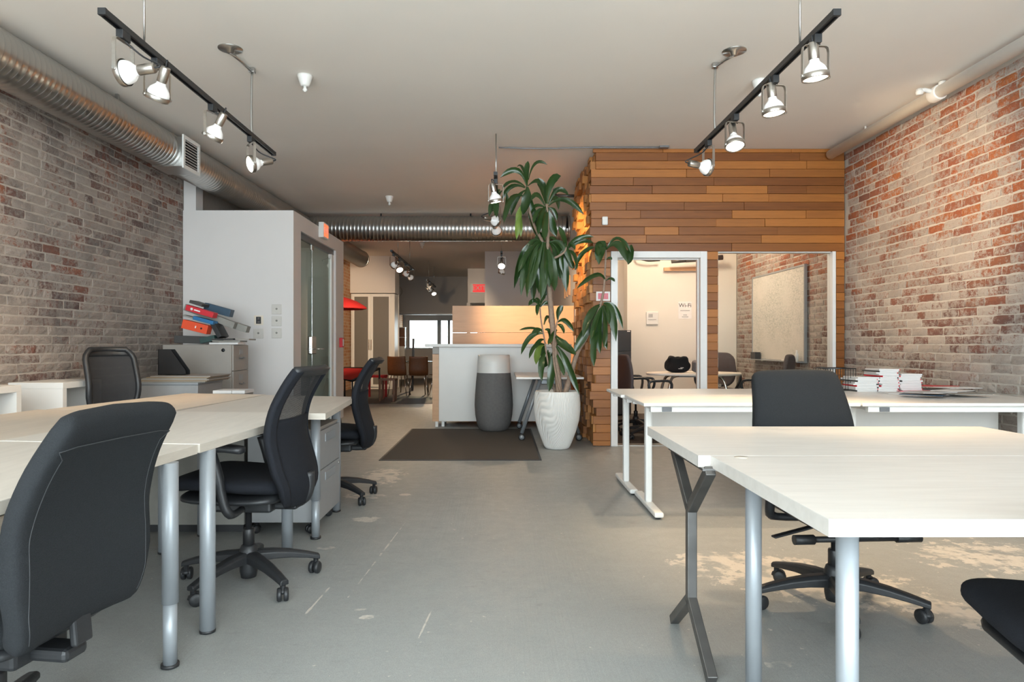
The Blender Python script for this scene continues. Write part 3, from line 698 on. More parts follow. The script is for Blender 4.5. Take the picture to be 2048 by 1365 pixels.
def fabric_chair(label, loc, rz, fab, rot=.3, lever=True, dz=0, lean=1.0, arms=False):
    o = thing('office_chair', label, 'chair', loc, rz, 'office chairs')
    sp = [(-.205,.425),(-.232,.49),(-.238,.60),(-.240,.72),(-.243-.035*lean,.85),(-.245-.105*lean,.985)]
    sp = [(y,z+dz) for y,z in sp]
    wd = lambda v: lerp([(0,.40),(.25,.475),(.55,.47),(1,.405)], v)
    b = pad(sp, wd, lambda v: .078-.014*v, R=.035, rows=26, n=48, bow=.022, p=9, q_=3.2).build('backrest', fab, o, local=True)
    # stitched seam around the rear panel
    pts = catmull([(0,y,z) for y,z in sp], 26); seam = []
    def at(v, side):
        i = min(int(v*26), 25); c = pts[i].lerp(pts[i+1], v*26-i); tn = (pts[i+1]-pts[i]).normalized(); nn = V((1,0,0)).cross(tn)
        x = side*(wd(v)/2-.034); t_ = (.078-.014*v)/2
        return c+V((x,0,0))-nn*0+V((0,1,0))*0+nn*(bw(x,wd(v))+t_*.93) if nn.y < 0 else c+V((x,0,0))+nn*bw(x,wd(v))-nn*t_*.93
    def bw(x, w_): return .022*(2*x/w_)**2
    L_ = [at(v/30, -1) for v in range(4,28)]; R_ = [at(v/30, 1) for v in range(27,3,-1)]
    MB().tube(catmull(L_+R_, 120), .0014, 6).build('seam', M_('thread'), b, local=True)
    MB().obox((0,-.245,.45+dz), (.06,.02,.16), Matrix.Rotation(-.1,3,'X')).build('back_bracket', M_('black_plastic'), o, bevel=.006, local=True)
    pad([(-.215,.44+dz),(-.12,.455+dz),(.05,.46+dz),(.20,.465+dz),(.265,.44+dz)], lambda v: lerp([(0,.42),(.3,.50),(.8,.50),(1,.46)], v), lambda v: .085, R=.08, rows=20, n=36, bow=.012, p=4.5).build('seat', fab, o, local=True)
    pad([(-.20,.405+dz),(0,.405+dz),(.23,.405+dz)], lambda v: .43, lambda v: .04, R=.08, rows=10, n=24).build('seat_shell', M_('black_plastic'), o, local=True)
    mechanism(o, dz-.03); gas(o); star_base(o, M_('black_plastic'), rot=rot, R=.325)
    if lever:
        MB().tube([(-.27,.15,.33+dz),(-.17,.15,.33+dz)], .018, 12).tube([(-.17,.15,.33+dz),(.17,.15,.33+dz)], .012, 10).tube([(.17,.15,.33+dz),(.25,.15,.33+dz)], .020, 12).build('tilt_bar', M_('black_plastic'), o, local=True)
        MB().bar((.12,.10,.375+dz), (.33,.14,.34+dz), .03, .008).build('height_lever', M_('black_plastic'), o, bevel=.003, local=True)
    if arms:
        for s_ in (-1,1): arm(o, s_, None)
    return o
def mesh_chair(label, loc, rz, rot=.2):
    o = thing('office_chair', label, 'chair', loc, rz, 'office chairs')
    sp = [(-.265,.385),(-.285,.47),(-.255,.58),(-.228,.70),(-.245,.82),(-.30,.93),(-.35,1.0)]
    tab = [(0,.25),(.12,.40),(.28,.475),(.5,.455),(.75,.415),(1,.40)]
    pts = catmull([(0,y,z) for y,z in sp], 30)
    def surf(v, u):
        i = min(int(v*30), 29); c = pts[i].lerp(pts[i+1], v*30-i); return c+V((u*lerp(tab,v)/2, .045*u*u, 0))
    lower = MB().grid([[surf(v/24*.60, -1+2*u/16) for u in range(17)] for v in range(25)])
    lower.build('backrest', M_('navy_fabric'), o, local=True, solid=.022)
    up = MB().grid([[surf(.60+v/12*.34, -.86+1.72*u/16) for u in range(17)] for v in range(13)])
    up.build('mesh_panel', M_('mesh_cloth'), o, local=True)
    for s_ in (-1,1):
        MB().grid([[surf(.02+v/24*.95, s_*(.84+.20*u/4)) for u in range(5)] for v in range(25)]).build('back_rim', M_('navy_fabric'), o, local=True, solid=.032)
    MB().grid([[surf(.92+v/6*.08, -1.03+2.06*u/16) for u in range(17)] for v in range(7)]).build('top_band', M_('black_plastic'), o, local=True, solid=.03)
    pad([(-.22,.465),(-.10,.475),(.06,.485),(.21,.49),(.27,.465)], lambda v: lerp([(0,.40),(.3,.50),(.8,.50),(1,.45)], v), lambda v: .075, R=.09, rows=20, n=32, bow=.012).build('seat', M_('navy_fabric'), o, local=True)
    pad([(-.20,.425),(0,.42),(.24,.43)], lambda v: .46, lambda v: .045, R=.09, rows=10, n=24).build('seat_shell', M_('black_plastic'), o, local=True)
    MB().tube(catmull([(0,-.06,.385),(0,-.20,.375),(0,-.275,.42),(0,-.285,.52)], 12), [.03]*8+[.026]*5, 10).build('back_bracket', M_('black_plastic'), o, local=True)
    mechanism(o, -.01); gas(o, .15, .39); star_base(o, M_('black_plastic'), rot=rot, R=.305, zc=.125)
    for s_ in (-1,1): arm(o, s_, None, .0)
    MB().bar((.1,.03,.385), (.27,.05,.365), .022, .007).build('height_lever', M_('black_plastic'), o, bevel=.003, local=True)
    return o
A = math.atan2
def face(dx, dy): return math.atan2(-dx, dy)                 # chair's own +y turned to (dx, dy)
fabric_chair('large charcoal fabric office chair nearest the camera at the left desks', (-1.335,1.80,0), face(-1,.14), M_('grey_fabric'), .5, dz=-.035, lean=1.15)
mesh_chair('black mesh-backed office chair beside the second left desk', (-1.17,3.16,0), face(-1,.06), .25)
mesh_chair('black mesh-backed office chair at the far end of the left desks', (-1.20,4.87,0), face(-1,-.05), .22)
fabric_chair('charcoal fabric office chair behind the near right table', (1.40,2.87,0), face(.06,-1), M_('grey_fabric'), 0.0, lean=.9, arms=True)
fabric_chair('black office chair cut off at the lower right corner', (1.37,1.50,0), face(.22,1), M_('navy_fabric'), .4, dz=.0, lever=False)
# bent black mesh chair by the brick wall
o = thing('office_chair', 'black mesh office chair between the left desks and the brick wall', 'chair', (-2.84,5.22,0), face(.86,-.5), group='office chairs')
sp = catmull([(0,-.22,.50),(0,-.265,.62),(0,-.255,.78),(0,-.30,.95),(0,-.34,1.06)], 20)
def sf2(v, u):
    i = min(int(v*20), 19); c = sp[i].lerp(sp[i+1], v*20-i); k = v-.80; ww = lerp([(0,.28),(.4,.39),(.85,.38),(1,.28)], v)
    return c+V((u*ww/2, .05*u*u, 0))
MB().grid([[sf2(v/16, -.9+1.8*u/14) for u in range(15)] for v in range(17)]).build('mesh_panel', M_('mesh_dense'), o, local=True)
ring = [sf2(v/16, -1) for v in range(17)]+[sf2(1, -1+2*u/8) for u in range(1,8)]+[sf2(v/16, 1) for v in range(16,-1,-1)]+[sf2(0, 1-2*u/8) for u in range(1,8)]
MB().tube(ring, .022, 10, closed=True).build('back_frame', M_('black_plastic'), o, local=True)
MB().grid([[sf2(.86+.14*v/4, -.95+1.9*u/10) for u in range(11)] for v in range(5)]).build('top_band', M_('black_plastic'), o, local=True, solid=.02)
pad([(-.22,.46),(0,.475),(.2,.48),(.27,.455)], lambda v: .48, lambda v: .075, R=.09).build('seat', M_('black_fabric'), o, local=True)
MB().tube(catmull([(0,-.05,.40),(0,-.2,.40),(0,-.25,.56)], 8), .028, 10).build('back_bracket', M_('black_plastic'), o, local=True)
mechanism(o); gas(o); star_base(o, M_('black_plastic'))

# ================================================================ LEFT DESKS
def desk_poly(name, label, poly, mat, ztop=.735, th=.034, legs=(), group='maple desks pushed together on the left', legmat='silver_paint', edge='maple_edge', r=.027, split=.22):
    c = V((sum(p[0] for p in poly)/len(poly), sum(p[1] for p in poly)/len(poly), 0))
    o = thing(name, label, 'desk', c, group=group)
    tp = MB().prism([(x,y,ztop-.002) for x,y in poly], (0,0,.002)).build('desk_top', M_(mat), o)
    MB().prism([(x,y,ztop-th) for x,y in poly], (0,0,th-.0021)).build('edge_band', M_(edge), o)
    for lx, ly, style in legs:
        if style == 't':
            l_ = MB().tube([(lx,ly,split),(lx,ly,ztop-th)], r, 20).build('leg', M_(legmat), o)
            MB().tube([(lx,ly,.012),(lx,ly,split)], r-.004, 20).build('extension', M_(legmat), l_)
        else:
            l_ = MB().tube([(lx,ly,.012),(lx,ly,ztop-th)], r+.002, 20).build('leg', M_(legmat), o)
        MB().lathe([(r*.9,0),(r+.003,.003),(r+.003,.013)], (lx,ly,0), 20).build('foot', M_('black_plastic'), l_)
    return o
desk_poly('desk', 'maple desk nearest the camera in the left cluster', [(-1.215,1.30),(-1.125,2.525),(-1.93,2.61),(-2.02,1.36)], 'maple_top', legs=((-1.136,2.34,'t'),(-1.90,2.40,'s'),(-1.93,1.5,'s'),(-1.25,1.42,'t')))
desk_poly('desk', 'middle maple desk of the left cluster behind the big grey chair', [(-1.118,2.53),(-1.03,3.655),(-1.83,3.74),(-1.925,2.615)], 'maple_top', ztop=.737, legs=((-1.128,2.62,'s'),(-1.13,3.60,'s'),(-1.78,3.60,'s'),(-1.84,2.7,'s')))
desk_poly('desk', 'far maple desk of the left cluster with the drawer unit under it', [(-.945,3.665),(-1.03,4.80),(-1.72,4.98),(-1.80,3.75)], 'maple_top', ztop=.733, legs=((-1.055,3.875,'t'),(-1.09,4.50,'s'),(-1.72,3.93,'s'),(-1.66,4.85,'s')))
desk_poly('desk', 'warm-toned maple desk at the wall side, nearest the camera', [(-2.025,1.42),(-1.935,2.66),(-2.68,2.75),(-2.78,1.5)], 'maple_warm', legs=((-2.7,2.6,'s'),(-2.02,2.5,'s'),(-2.7,1.65,'s')))
desk_poly('desk', 'warm-toned maple desk at the wall side in the middle of the left cluster', [(-1.932,2.665),(-1.838,3.745),(-2.62,3.86),(-2.70,2.755)], 'maple_warm', legs=((-1.93,3.58,'s'),(-2.55,3.7,'s'),(-2.6,2.9,'s')))
desk_poly('desk', 'warm-toned maple desk at the wall side, far end of the left cluster', [(-1.835,3.75),(-1.725,4.99),(-2.37,5.12),(-2.58,3.87)], 'maple_warm', legs=((-1.82,4.8,'s'),(-2.3,4.95,'s'),(-2.48,4.0,'s')))
# drawer pedestal
pd = thing('drawer_pedestal', 'grey steel drawer pedestal under the far left desk', 'drawer unit', (-1.27,4.2,0))
B((-1.47,3.95,.07), (-1.075,4.45,.60)).build('body', M_('grey_metal'), pd, bevel=.004)
B((-1.48,3.94,.60), (-1.07,4.46,.615)).build('top', M_('beige_metal'), pd, bevel=.003)
for z0, z1 in ((.37,.595),(.08,.365)):
    d_ = B((-1.075,3.955,z0), (-1.055,4.445,z1)).build('drawer', M_('grey_metal'), pd, bevel=.003)
    B((-1.056,4.08,z1-.075), (-1.050,4.32,z1-.025)).build('pull', M_('silver_paint'), d_, bevel=.004)
MB().cyl((-1.056,4.42,.34), (-1.050,4.42,.34), .009).build('lock', M_('chrome'), pd)
for x in (-1.43,-1.11):
    for y in (4.0,4.40):
        q = thing_part('caster', pd, (0,0,0), .7, .024); q.location = (x+1.27, y-4.2, 0)
sg = thing('red_sticker', 'red label with a white mark on the drawer pedestal', 'label', (-1.16,3.945,.45))
B((-1.23,3.944,.40), (-1.10,3.9499,.56)).build('sheet', M_('red_card'), sg)
MB().lathe([(.03,0),(.03,.001)], (-1.165,3.943,.50), 20, (0,-1,0)).build('emblem', M_('white_print'), sg)
# white storage panel under the desks, coloured grey for the shade there
wc = thing('low_cabinet', 'long low cabinet under the left desks, greyed for the shade', 'cabinet', (-1.8,4.4,0))
B((-2.12,3.98,.05), (-1.50,4.70,.60)).build('body', M_('grey_card'), wc, bevel=.003)
B((-2.10,4.02,0), (-1.52,4.66,.05)).build('plinth', M_('charcoal_metal'), wc)
# ================================================================ RIGHT NEAR TABLES
def rtab(label, x0, x1, y0, y1, z):
    o = thing('work_table', label, 'table', ((x0+x1)/2,(y0+y1)/2,0), group='whitewashed maple tables at the near right')
    B((x0,y0,z-.002), (x1,y1,z)).build('table_top', M_('maple_white'), o)
    B((x0,y0,z-.038), (x1,y1,z-.0021)).build('edge_band', M_('maple_white'), o); return o
t1 = rtab('whitewashed maple table at the lower right, nearest the camera', .695, 2.20, 1.45, 2.268, .736)
for x, y in ((.80,1.58),(.79,2.14),(2.08,1.60),(2.08,2.14)):
    l_ = MB().tube([(x,y,.012),(x,y,.698)], .0245, 22).build('leg', M_('silver_paint'), t1)
    MB().lathe([(.022,0),(.028,.003),(.028,.013)], (x,y,0), 20).build('foot', M_('black_plastic'), l_)
MB().lathe([(.022,0),(.022,.0015)], (.785,2.235,.736), 20).build('cable_cap', M_('maple_edge'), t1)
t2 = rtab('whitewashed maple table on a raw steel trestle behind the nearest one', .655, 2.15, 2.272, 3.065, .736)
def yleg(x, parent):
    sq = .034; c = 2.465
    MB().bar((x,c,.17), (x,c,.53), sq, sq, (0,1,0)).build('post', M_('raw_steel'), parent, bevel=.003)
    for s_, n_ in ((-1,'arm'),(1,'arm')):
        MB().bar((x,c+s_*.008,.515), (x,c+s_*.225,.692), sq, sq, (1,0,0)).build(n_, M_('raw_steel'), parent, bevel=.003)
        MB().bar((x,c+s_*.006,.185), (x,c+s_*.245,.012), sq, sq, (1,0,0)).build('foot_bar', M_('raw_steel'), parent, bevel=.003)
yleg(.685, t2); yleg(2.08, t2)
B((.66,2.24,.690), (.71,2.70,.698)).build('plate', M_('raw_steel'), t2); B((2.05,2.24,.690), (2.11,2.70,.698)).build('plate', M_('raw_steel'), t2)
MB().box((.70,2.66,.672), (2.06,2.69,.698)).build('rail', M_('raw_steel'), t2)
# ================================================================ FAR RIGHT WHITE DESKS
def white_desk(label, x0, x1, y0, y1, flip, lfoot=True):
    o = thing('white_desk', label, 'desk', ((x0+x1)/2,(y0+y1)/2,0), group='white T-leg desks at the right wall')
    z = .735; yb = y1 if flip else y0
    MB().box((x0,y0,z-.022), (x1,y1,z)).build('desk_top', M_('white_laminate'), o, bevel=.006)
    MB().box((x0+.05,y0+.03,z-.06), (x1-.05,y0+.07,z-.022)).box((x0+.05,y1-.07,z-.06), (x1-.05,y1-.03,z-.022)).build('beam', M_('white_metal'), o, bevel=.003)
    yc = (y0+y1)/2
    for x in (x0+.10, x1-.10):
        l_ = MB().bar((x,yc,.04), (x,yc,z-.022), .045, .06, (0,1,0)).build('leg', M_('white_metal'), o, bevel=.012)
        B((x-.03,y0+.01,.012), (x+.03,y1-.01,.045)).build('foot', M_('white_metal'), l_, bevel=.01)
        MB().bar((x,y0+.06,z-.04), (x,y1-.06,z-.04), .04, .03).build('cross_arm', M_('white_metal'), l_)
        for y in (y0+.05,y1-.05): MB().lathe([(.014,0),(.018,.004),(.018,.013)], (x,y,0), 14).build('glide', M_('black_plastic'), l_)
    B((x0+.12,y0+.02,z-.056), (x0+.18,y0+.03,z-.028)).build('clip', M_('dark_silver'), o)
    if not flip: B((x0+.14,y1-.055,.43), (x1-.06,y1-.035,.66)).build('modesty_panel', M_('white_laminate'), o, bevel=.003)
    return o
white_desk('white desk by the doorway, front one of the back-to-back pair', .89, 2.25, 4.27, 4.945, False)
white_desk('white desk by the doorway, rear one of the back-to-back pair', .865, 2.25, 4.955, 5.63, True)
white_desk('white desk against the brick wall, front one under the magazines', 2.26, 3.62, 4.27, 4.945, False)
white_desk('white desk against the brick wall, rear one under the paper stacks', 2.26, 3.62, 4.955, 5.63, True)

# ================================================================ RECEPTION
rc = thing('reception_counter', 'white reception counter with a birch end panel', 'counter', (0,9.3,0))
B((-.83,9.05,.075), (.92,9.075,1.06)).build('front_panel', M_('white_laminate'), rc, bevel=.002)
B((-.914,9.03,.075), (-.83,9.70,.965)).build('end_panel', M_('birch_panel'), rc, bevel=.002)
B((-.914,9.03,.968), (-.83,9.70,1.06)).build('end_cap', M_('beige_metal'), rc, bevel=.002)
B((-1.01,8.97,1.06), (.92,9.75,1.10)).build('counter_top', M_('white_laminate'), rc, bevel=.004)
B((-.82,9.68,.075), (.92,9.70,1.06)).build('rear_panel', M_('birch_panel'), rc)
for x, y in ((-.86,9.08),(-.78,9.12),(.30,9.12),(.85,9.12),(-.80,9.62),(.85,9.62)): B((x-.018,y-.018,0), (x+.018,y+.018,.075)).build('foot', M_('white_metal'), rc)
hp = thing('screen_panel', 'tall birch screen behind the reception counter', 'screen', (.2,10.3,0))
B((-.74,10.28,1.272), (1.09,10.34,1.675)).build('upper_board', M_('birch_panel'), hp, bevel=.002)
B((-.74,10.28,0), (1.09,10.34,1.268)).build('lower_board', M_('birch_panel'), hp, bevel=.002)
fm = thing('floor_mat', 'dark brown doormat in front of the reception', 'mat', (-.4,7.6,0))
B((-1.14,6.47,.001), (.36,8.80,.008)).build('pile', M_('mat_pile'), fm)
MB().box((-1.16,6.45,.0), (.38,6.47,.006)).box((-1.16,8.80,.0), (.38,8.82,.006)).box((-1.16,6.47,0), (-1.14,8.80,.006)).box((.36,6.47,0), (.38,8.80,.006)).build('border', M_('charcoal_metal'), fm)
gp = thing('tall_planter', 'tall round grey concrete planter with a white rim', 'planter', (-.098,8.66,.008))
MB().lathe([(.15,0),(.185,.02),(.215,.09),(.235,.20),(.243,.32),(.238,.45),(.225,.62),(.213,.73)], (-.098,8.66,.008), 40, capb=False).build('body', M_('concrete_dark'), gp)
MB().lathe([(.213,.73),(.207,.85),(.200,.955),(.185,.955),(.190,.80),(.001,.78)], (-.098,8.66,.008), 40, capa=False).build('rim', M_('white_plastic'), gp)
# flip-top table on castors behind the pot
ft = thing('folding_table', 'white flip-top table on splayed grey castor legs', 'table', (.57,8.3,0))
B((.165,7.66,.705), (.925,8.93,.73)).build('table_top', M_('white_laminate'), ft, bevel=.004)
B((.45,7.80,.64), (.70,8.80,.70)).build('beam', M_('silver_paint'), ft, bevel=.01)
for y in (7.78,8.86):
    for s_ in (-1,1):
        p1 = V((.555+s_*.325, y, .085)); l_ = MB().tube([(.555+s_*.11,y,.70), p1], .021, 16).build('leg', M_('silver_paint'), ft)
        cst = MB().lathe([(.03,-.012),(.038,-.009),(.038,.009),(.03,.012)], (p1.x,y-.02,.04), 24, (0,1,0)).build('castor', M_('black_plastic'), ft)
        MB().lathe([(.026,-.0),(.026,.003)], (p1.x,y-.0325,.04), 20, (0,-1,0)).build('castor_cap', M_('silver_paint'), cst)
        MB().tube([p1+V((0,0,.02)), (p1.x,y,.045)], .017, 12).build('castor_fork', M_('black_plastic'), ft)
# ================================================================ PLANT
PX, PY = .588, 7.22
wp = thing('plant_pot', 'large white pot with carved wavy ribs', 'plant pot', (PX,PY,0))
prof = [(.118,0),(.125,.004),(.165,.10),(.20,.20),(.228,.30),(.240,.40),(.240,.48),(.233,.56),(.228,.602)]
def pr(z):
    for i in range(len(prof)-1):
        if z <= prof[i+1][1]:
            a, b = prof[i], prof[i+1]; k = (z-a[1])/max(1e-6, b[1]-a[1]); return a[0]+(b[0]-a[0])*k
    return prof[-1][0]
rows = []
for j in range(81):
    z = .602*j/80; row = []
    for k in range(360):
        an = 2*PI*k/360; u = an*.24+.12*math.sin(3*an)
        s_ = mnoise.noise(V((math.cos(an)*.9, math.sin(an)*.9, z*1.6)))
        ph = 52*an+95*z*math.sin(an+.5)+34*s_
        rib = (.5+.5*math.sin(ph))**.7*.0075*min(1, (z/.03))*min(1,(.602-z)/.01+.2)
        r = pr(z)+rib-.003; row.append(V((PX+r*math.cos(an), PY+r*math.sin(an), z)))
    rows.append(row)
pm = MB().grid(rows, True, True); pm.f.append(tuple(range(360))[::-1]); pm.s.append(False)
pm.build('body', M_('white_plastic'), wp)
MB().lathe([(.229,.600),(.229,.606),(.205,.606),(.205,.52)], (PX,PY,0), 48, capa=False, capb=False).build('rim', M_('white_plastic'), wp)
MB().lathe([(.206,.53),(.001,.545)], (PX,PY,0), 32, capa=False).build('soil', M_('soil'), wp)
pl = thing('potted_plant', 'tall leafy dracaena plant with bare curved stems', 'plant', (PX,PY,.545))
K = PY/F
def Q(x, y, dy=0.0): return P(x, y, PY+dy)
def stem(pts, r0, r1, name='stem'):
    n = 24; c = catmull([Q(*p) for p in pts], n); MB().tube(c, [r0+(r1-r0)*i/n for i in range(n+1)], 10).build(name, M_('bark'), pl)
stem([(1119,795,.0),(1115,745,0),(1109,690,.02),(1104,640,.02),(1100,595,.0),(1097,545,-.02),(1094,505,0)], .036, .024, 'trunk')
stem([(1128,795,.02),(1140,755,.0),(1155,705,-.05),(1170,680,-.07),(1186,645,-.08),(1200,612,-.08),(1208,575,-.08),(1212,500,-.08)], .030, .009)
stem([(1112,795,.06),(1104,760,.06),(1095,720,.05),(1088,675,.05),(1082,640,.05),(1080,614,.05)], .011, .007)
stem([(1124,795,-.04),(1112,750,-.06),(1106,700,-.05),(1112,655,-.08),(1116,640,-.08)], .010, .007)
stem([(1095,510,0),(1083,480,.03),(1068,450,.03),(1056,410,.02),(1053,372,.02)], .018, .010)
stem([(1095,510,0),(1096,470,-.02),(1096,440,-.02),(1093,408,-.02)], .018, .010)
stem([(1097,520,0),(1112,515,-.03),(1128,505,-.05),(1134,492,-.05)], .014, .009)
LV = []
def leaf(b, c, t, wpx, d=(0,0,0), yellow=False):
    """blade along a quadratic arc b->c->t (photo px), d = depth offsets of the three points"""
    b, c, t = Q(b[0], b[1], d[0]), Q(c[0], c[1], d[1]), Q(t[0], t[1], d[2]); w_ = wpx*K; n = 9; rows = []
    rnd = random.Random(len(LV)*13+1); LV.append(1); ph = rnd.uniform(0,6)
    for i in range(n+1):
        s_ = i/n; p = b*(1-s_)**2+c*2*s_*(1-s_)+t*s_*s_; tg = ((c-b)*(1-s_)+(t-c)*s_).normalized()
        sd = tg.cross(V((0,-1,.15))); sd = sd.normalized() if sd.length > .05 else V((1,0,0))
        tw = .5*math.sin(ph+2.2*s_); up = sd.cross(tg).normalized(); sd = (sd*math.cos(tw)+up*math.sin(tw)).normalized(); up = sd.cross(tg).normalized()
        prof_ = (.22+.78*min(1, s_/.45)**1.2)*(1-max(0,(s_-.72)/.28)**2.2)+.015
        hw = w_/2*prof_; wave = .12*hw*math.sin(7*s_+ph)
        rows.append([p-sd*hw+up*(hw*.30+wave), p-sd*hw*.5+up*hw*.12, p, p+sd*hw*.5+up*hw*.12, p+sd*hw+up*(hw*.30-wave)])
    MB().grid(rows).build('leaf', M_('leaf_yellow' if yellow else 'leaf'), pl)
A_ = [ # base, control, tip, width
 ((1053,370),(1040,318),(1000,356),11),((1054,372),(1052,350),(1056,322),12),((1057,360),(1066,308),(1095,330),6),((1051,362),(1046,322),(1034,334),6),
 ((1050,374),(1026,352),(1004,377),9),((1050,376),(1018,358),(1003,402),9),((1046,392),(1016,380),(1008,446),11),((1054,374),(1058,395),(1046,430),20),
 ((1060,388),(1062,420),(1072,472),16),((1047,408),(1032,425),(1042,474),14),((1052,380),(1030,390),(1022,432),10),((1056,372),(1078,352),(1080,372),8),
 ((1000,380),(990,382),(978,434),13),((1004,382),(988,395),(993,436),12),((1012,385),(1018,400),(1006,442),9),
 ((1093,410),(1090,385),(1076,356),19),((1094,408),(1094,352),(1122,352),16),((1097,408),(1112,360),(1138,392),10),((1097,412),(1130,380),(1168,430),11),
 ((1096,408),(1116,380),(1117,420),10),((1094,416),(1100,438),(1113,474),16),((1090,412),(1072,372),(1062,402),9),((1091,416),(1066,400),(1058,438),10),
 ((1090,420),(1076,412),(1066,448),10),((1094,418),(1112,412),(1114,442),8),((1092,414),(1080,420),(1076,470),14),((1097,415),(1086,440),(1090,480),14),
 ((1078,486),(1046,478),(1028,578),15),((1079,486),(1052,490),(1042,592),15),((1080,487),(1058,498),(1054,596),17),((1082,486),(1072,505),(1066,607),18),
 ((1085,484),(1084,520),(1090,597),24),((1090,484),(1102,525),(1109,583),22),((1096,482),(1128,492),(1133,585),19),((1084,486),(1064,476),(1036,560),13),
 ((1087,484),(1078,520),(1078,588),17),((1092,486),(1096,515),(1099,575),18),((1098,484),(1120,500),(1120,560),15),((1082,484),(1060,470),(1050,520),12),
 ((1090,482),(1078,450),(1070,500),12),((1094,482),(1112,462),(1116,520),13),((1100,486),(1128,470),(1146,538),12),((1086,488),(1070,520),(1060,580),14),
 ((1090,488),(1092,530),(1082,600),16),((1076,488),(1054,500),(1036,545),12),
 ((1133,500),(1130,480),(1118,453),11),((1133,498),(1148,468),(1188,474),8),((1135,498),(1160,474),(1188,487),9),((1136,502),(1150,500),(1154,540),9),
 ((1132,502),(1118,498),(1126,548),10),((1150,540),(1158,502),(1190,494),11),((1134,500),(1142,478),(1150,500),9),((1130,504),(1138,520),(1148,538),12),
 ((1212,500),(1200,470),(1198,530),20),((1210,498),(1190,478),(1196,512),16),((1213,500),(1234,452),(1262,506),9),((1262,490),(1264,500),(1256,530),14),
 ((1213,498),(1240,468),(1256,527),15),((1211,500),(1206,484),(1206,482),9),
 ((1211,562),(1200,530),(1153,578),9),((1212,562),(1222,552),(1230,564),6),((1212,520),(1220,512),(1224,520),5),
 ((1203,610),(1178,615),(1166,676),14),((1203,612),(1182,640),(1146,710),17),((1205,612),(1192,650),(1200,708),15),((1206,612),(1212,650),(1208,696),12),
 ((1204,612),(1190,640),(1182,680),11),((1198,640),(1184,680),(1188,734),13),((1207,608),(1224,602),(1232,684),15),((1208,606),(1232,600),(1246,658),9),
 ((1206,610),(1220,620),(1218,650),9),((1202,612),(1196,650),(1180,690),12),((1206,612),(1204,660),(1214,700),11),
 ((1080,614),(1068,590),(1057,612),8),((1080,614),(1072,606),(1074,632),9),((1080,613),(1086,588),(1094,590),8),((1081,615),(1092,598),(1100,612),7),((1080,614),(1078,596),(1070,598),7),
 ((1086,664),(1066,650),(1038,661),5),((1087,664),(1072,655),(1066,676),14),((1088,668),(1058,660),(1042,710),11),((1088,650),(1096,618),(1104,655),10),
 ((1090,690),(1066,680),(1058,718),9),((1091,690),(1074,690),(1072,730),13),((1092,705),(1078,715),(1084,764),12),((1099,705),(1108,740),(1098,784),16),
 ((1090,660),(1102,655),(1102,690),11),((1091,685),(1084,700),(1088,740),11),((1088,680),(1078,676),(1068,700),9),((1096,700),(1096,720),(1090,735),9),
 ((1116,642),(1112,622),(1127,612),12),((1116,645),(1130,630),(1148,664),10),((1115,650),(1124,648),(1128,668),8),((1114,660),(1104,668),(1096,690),10),
 ((1112,672),(1122,690),(1152,710),18),((1110,690),(1134,712),(1158,790),14),((1112,690),(1130,688),(1146,706),9),((1108,700),(1100,715),(1104,745),10),((1110,705),(1124,725),(1128,752),9)]
rp = random.Random(5)
for i, (b, c, t_, w_) in enumerate(A_):
    y0 = -.08 if b[0] > 1190 else (.05 if b[1] > 600 and b[0] < 1100 else 0)
    dd = rp.uniform(-.16, .12) if b[0] < 1190 else rp.uniform(-.14,.0)
    leaf(b, c, t_, w_, (y0, y0+dd*.6, y0+dd), yellow=(i in (9, 83)))
leaf((1043,430),(1034,440),(1033,480), 10, (0,-.05,-.06), True)
# ================================================================ LEFT STORAGE
def drawer_front(parent, x, y0, y1, z0, z1, mat, handle='chrome'):
    d_ = B((x,y0,z0), (x+.018,y1,z1)).build('drawer', M_(mat), parent, bevel=.003); yc = (y0+y1)/2
    MB().tube([(x+.018,yc-.05,z0+.5*(z1-z0)),(x+.04,yc-.045,z0+.5*(z1-z0)-.004),(x+.04,yc+.045,z0+.5*(z1-z0)-.004),(x+.018,yc+.05,z0+.5*(z1-z0))], .005, 8).build('handle', M_(handle), d_)
    B((x+.018,yc-.045,z1-.095), (x+.021,yc+.045,z1-.04)).build('label_holder', M_('grey_metal'), d_)
fc = thing('file_cabinet', 'beige steel file cabinet in the corner by the booth', 'cabinet', (-3.06,7.08,0))
B((-3.41,6.87,.02), (-2.72,7.30,1.095)).build('body', M_('beige_metal'), fc, bevel=.004)
for i in range(4): drawer_front(fc, -2.72, 6.885, 7.285, .04+i*.264, .04+i*.264+.258, 'beige_metal', 'dark_silver')
MB().lathe([(.018,0),(.018,.003)], (-2.80,6.868,1.04), 20, (0,-1,0)).build('badge', M_('black_plastic'), fc)
def tilted(name, label, cat, px, L, th, deg, y0, dep, mat, group='files heaped on the file cabinet'):
    fy = F/y0; c = P(px[0], px[1], y0); o = thing(name, label, cat, c, group=group)
    o.rotation_euler = (0, math.radians(deg), 0)
    MB().box((-L/fy/2, 0, -th/fy/2), (L/fy/2, dep, th/fy/2)).build('cover', M_(mat), o, bevel=.003, local=True)
    return o, L/fy, th/fy
tilted('paper_bag', 'crumpled dark bag squashed under the heap of files', 'bag', (385,680), 74, 15, 2, 7.0, .20, 'dark_card')
tilted('folder', 'dark teal folder poking out under the heap of files', 'folder', (414,679), 30, 11, -12, 6.98, .22, 'teal_card')
o, L, th = tilted('box_file', 'orange-red box file at the bottom of the tilted heap', 'box file', (389,654), 52, 18, 14, 6.93, .11, 'orange_card')
MB().lathe([(.010,0),(.010,.002)], (L*.27,-.001,0), 16, (0,-1,0)).build('finger_hole', M_('black_print'), o, local=True)
B((L*.02,-.0015,-.012), (L*.06,0,.012)).build('spine_mark', M_('white_print'), o, local=True)
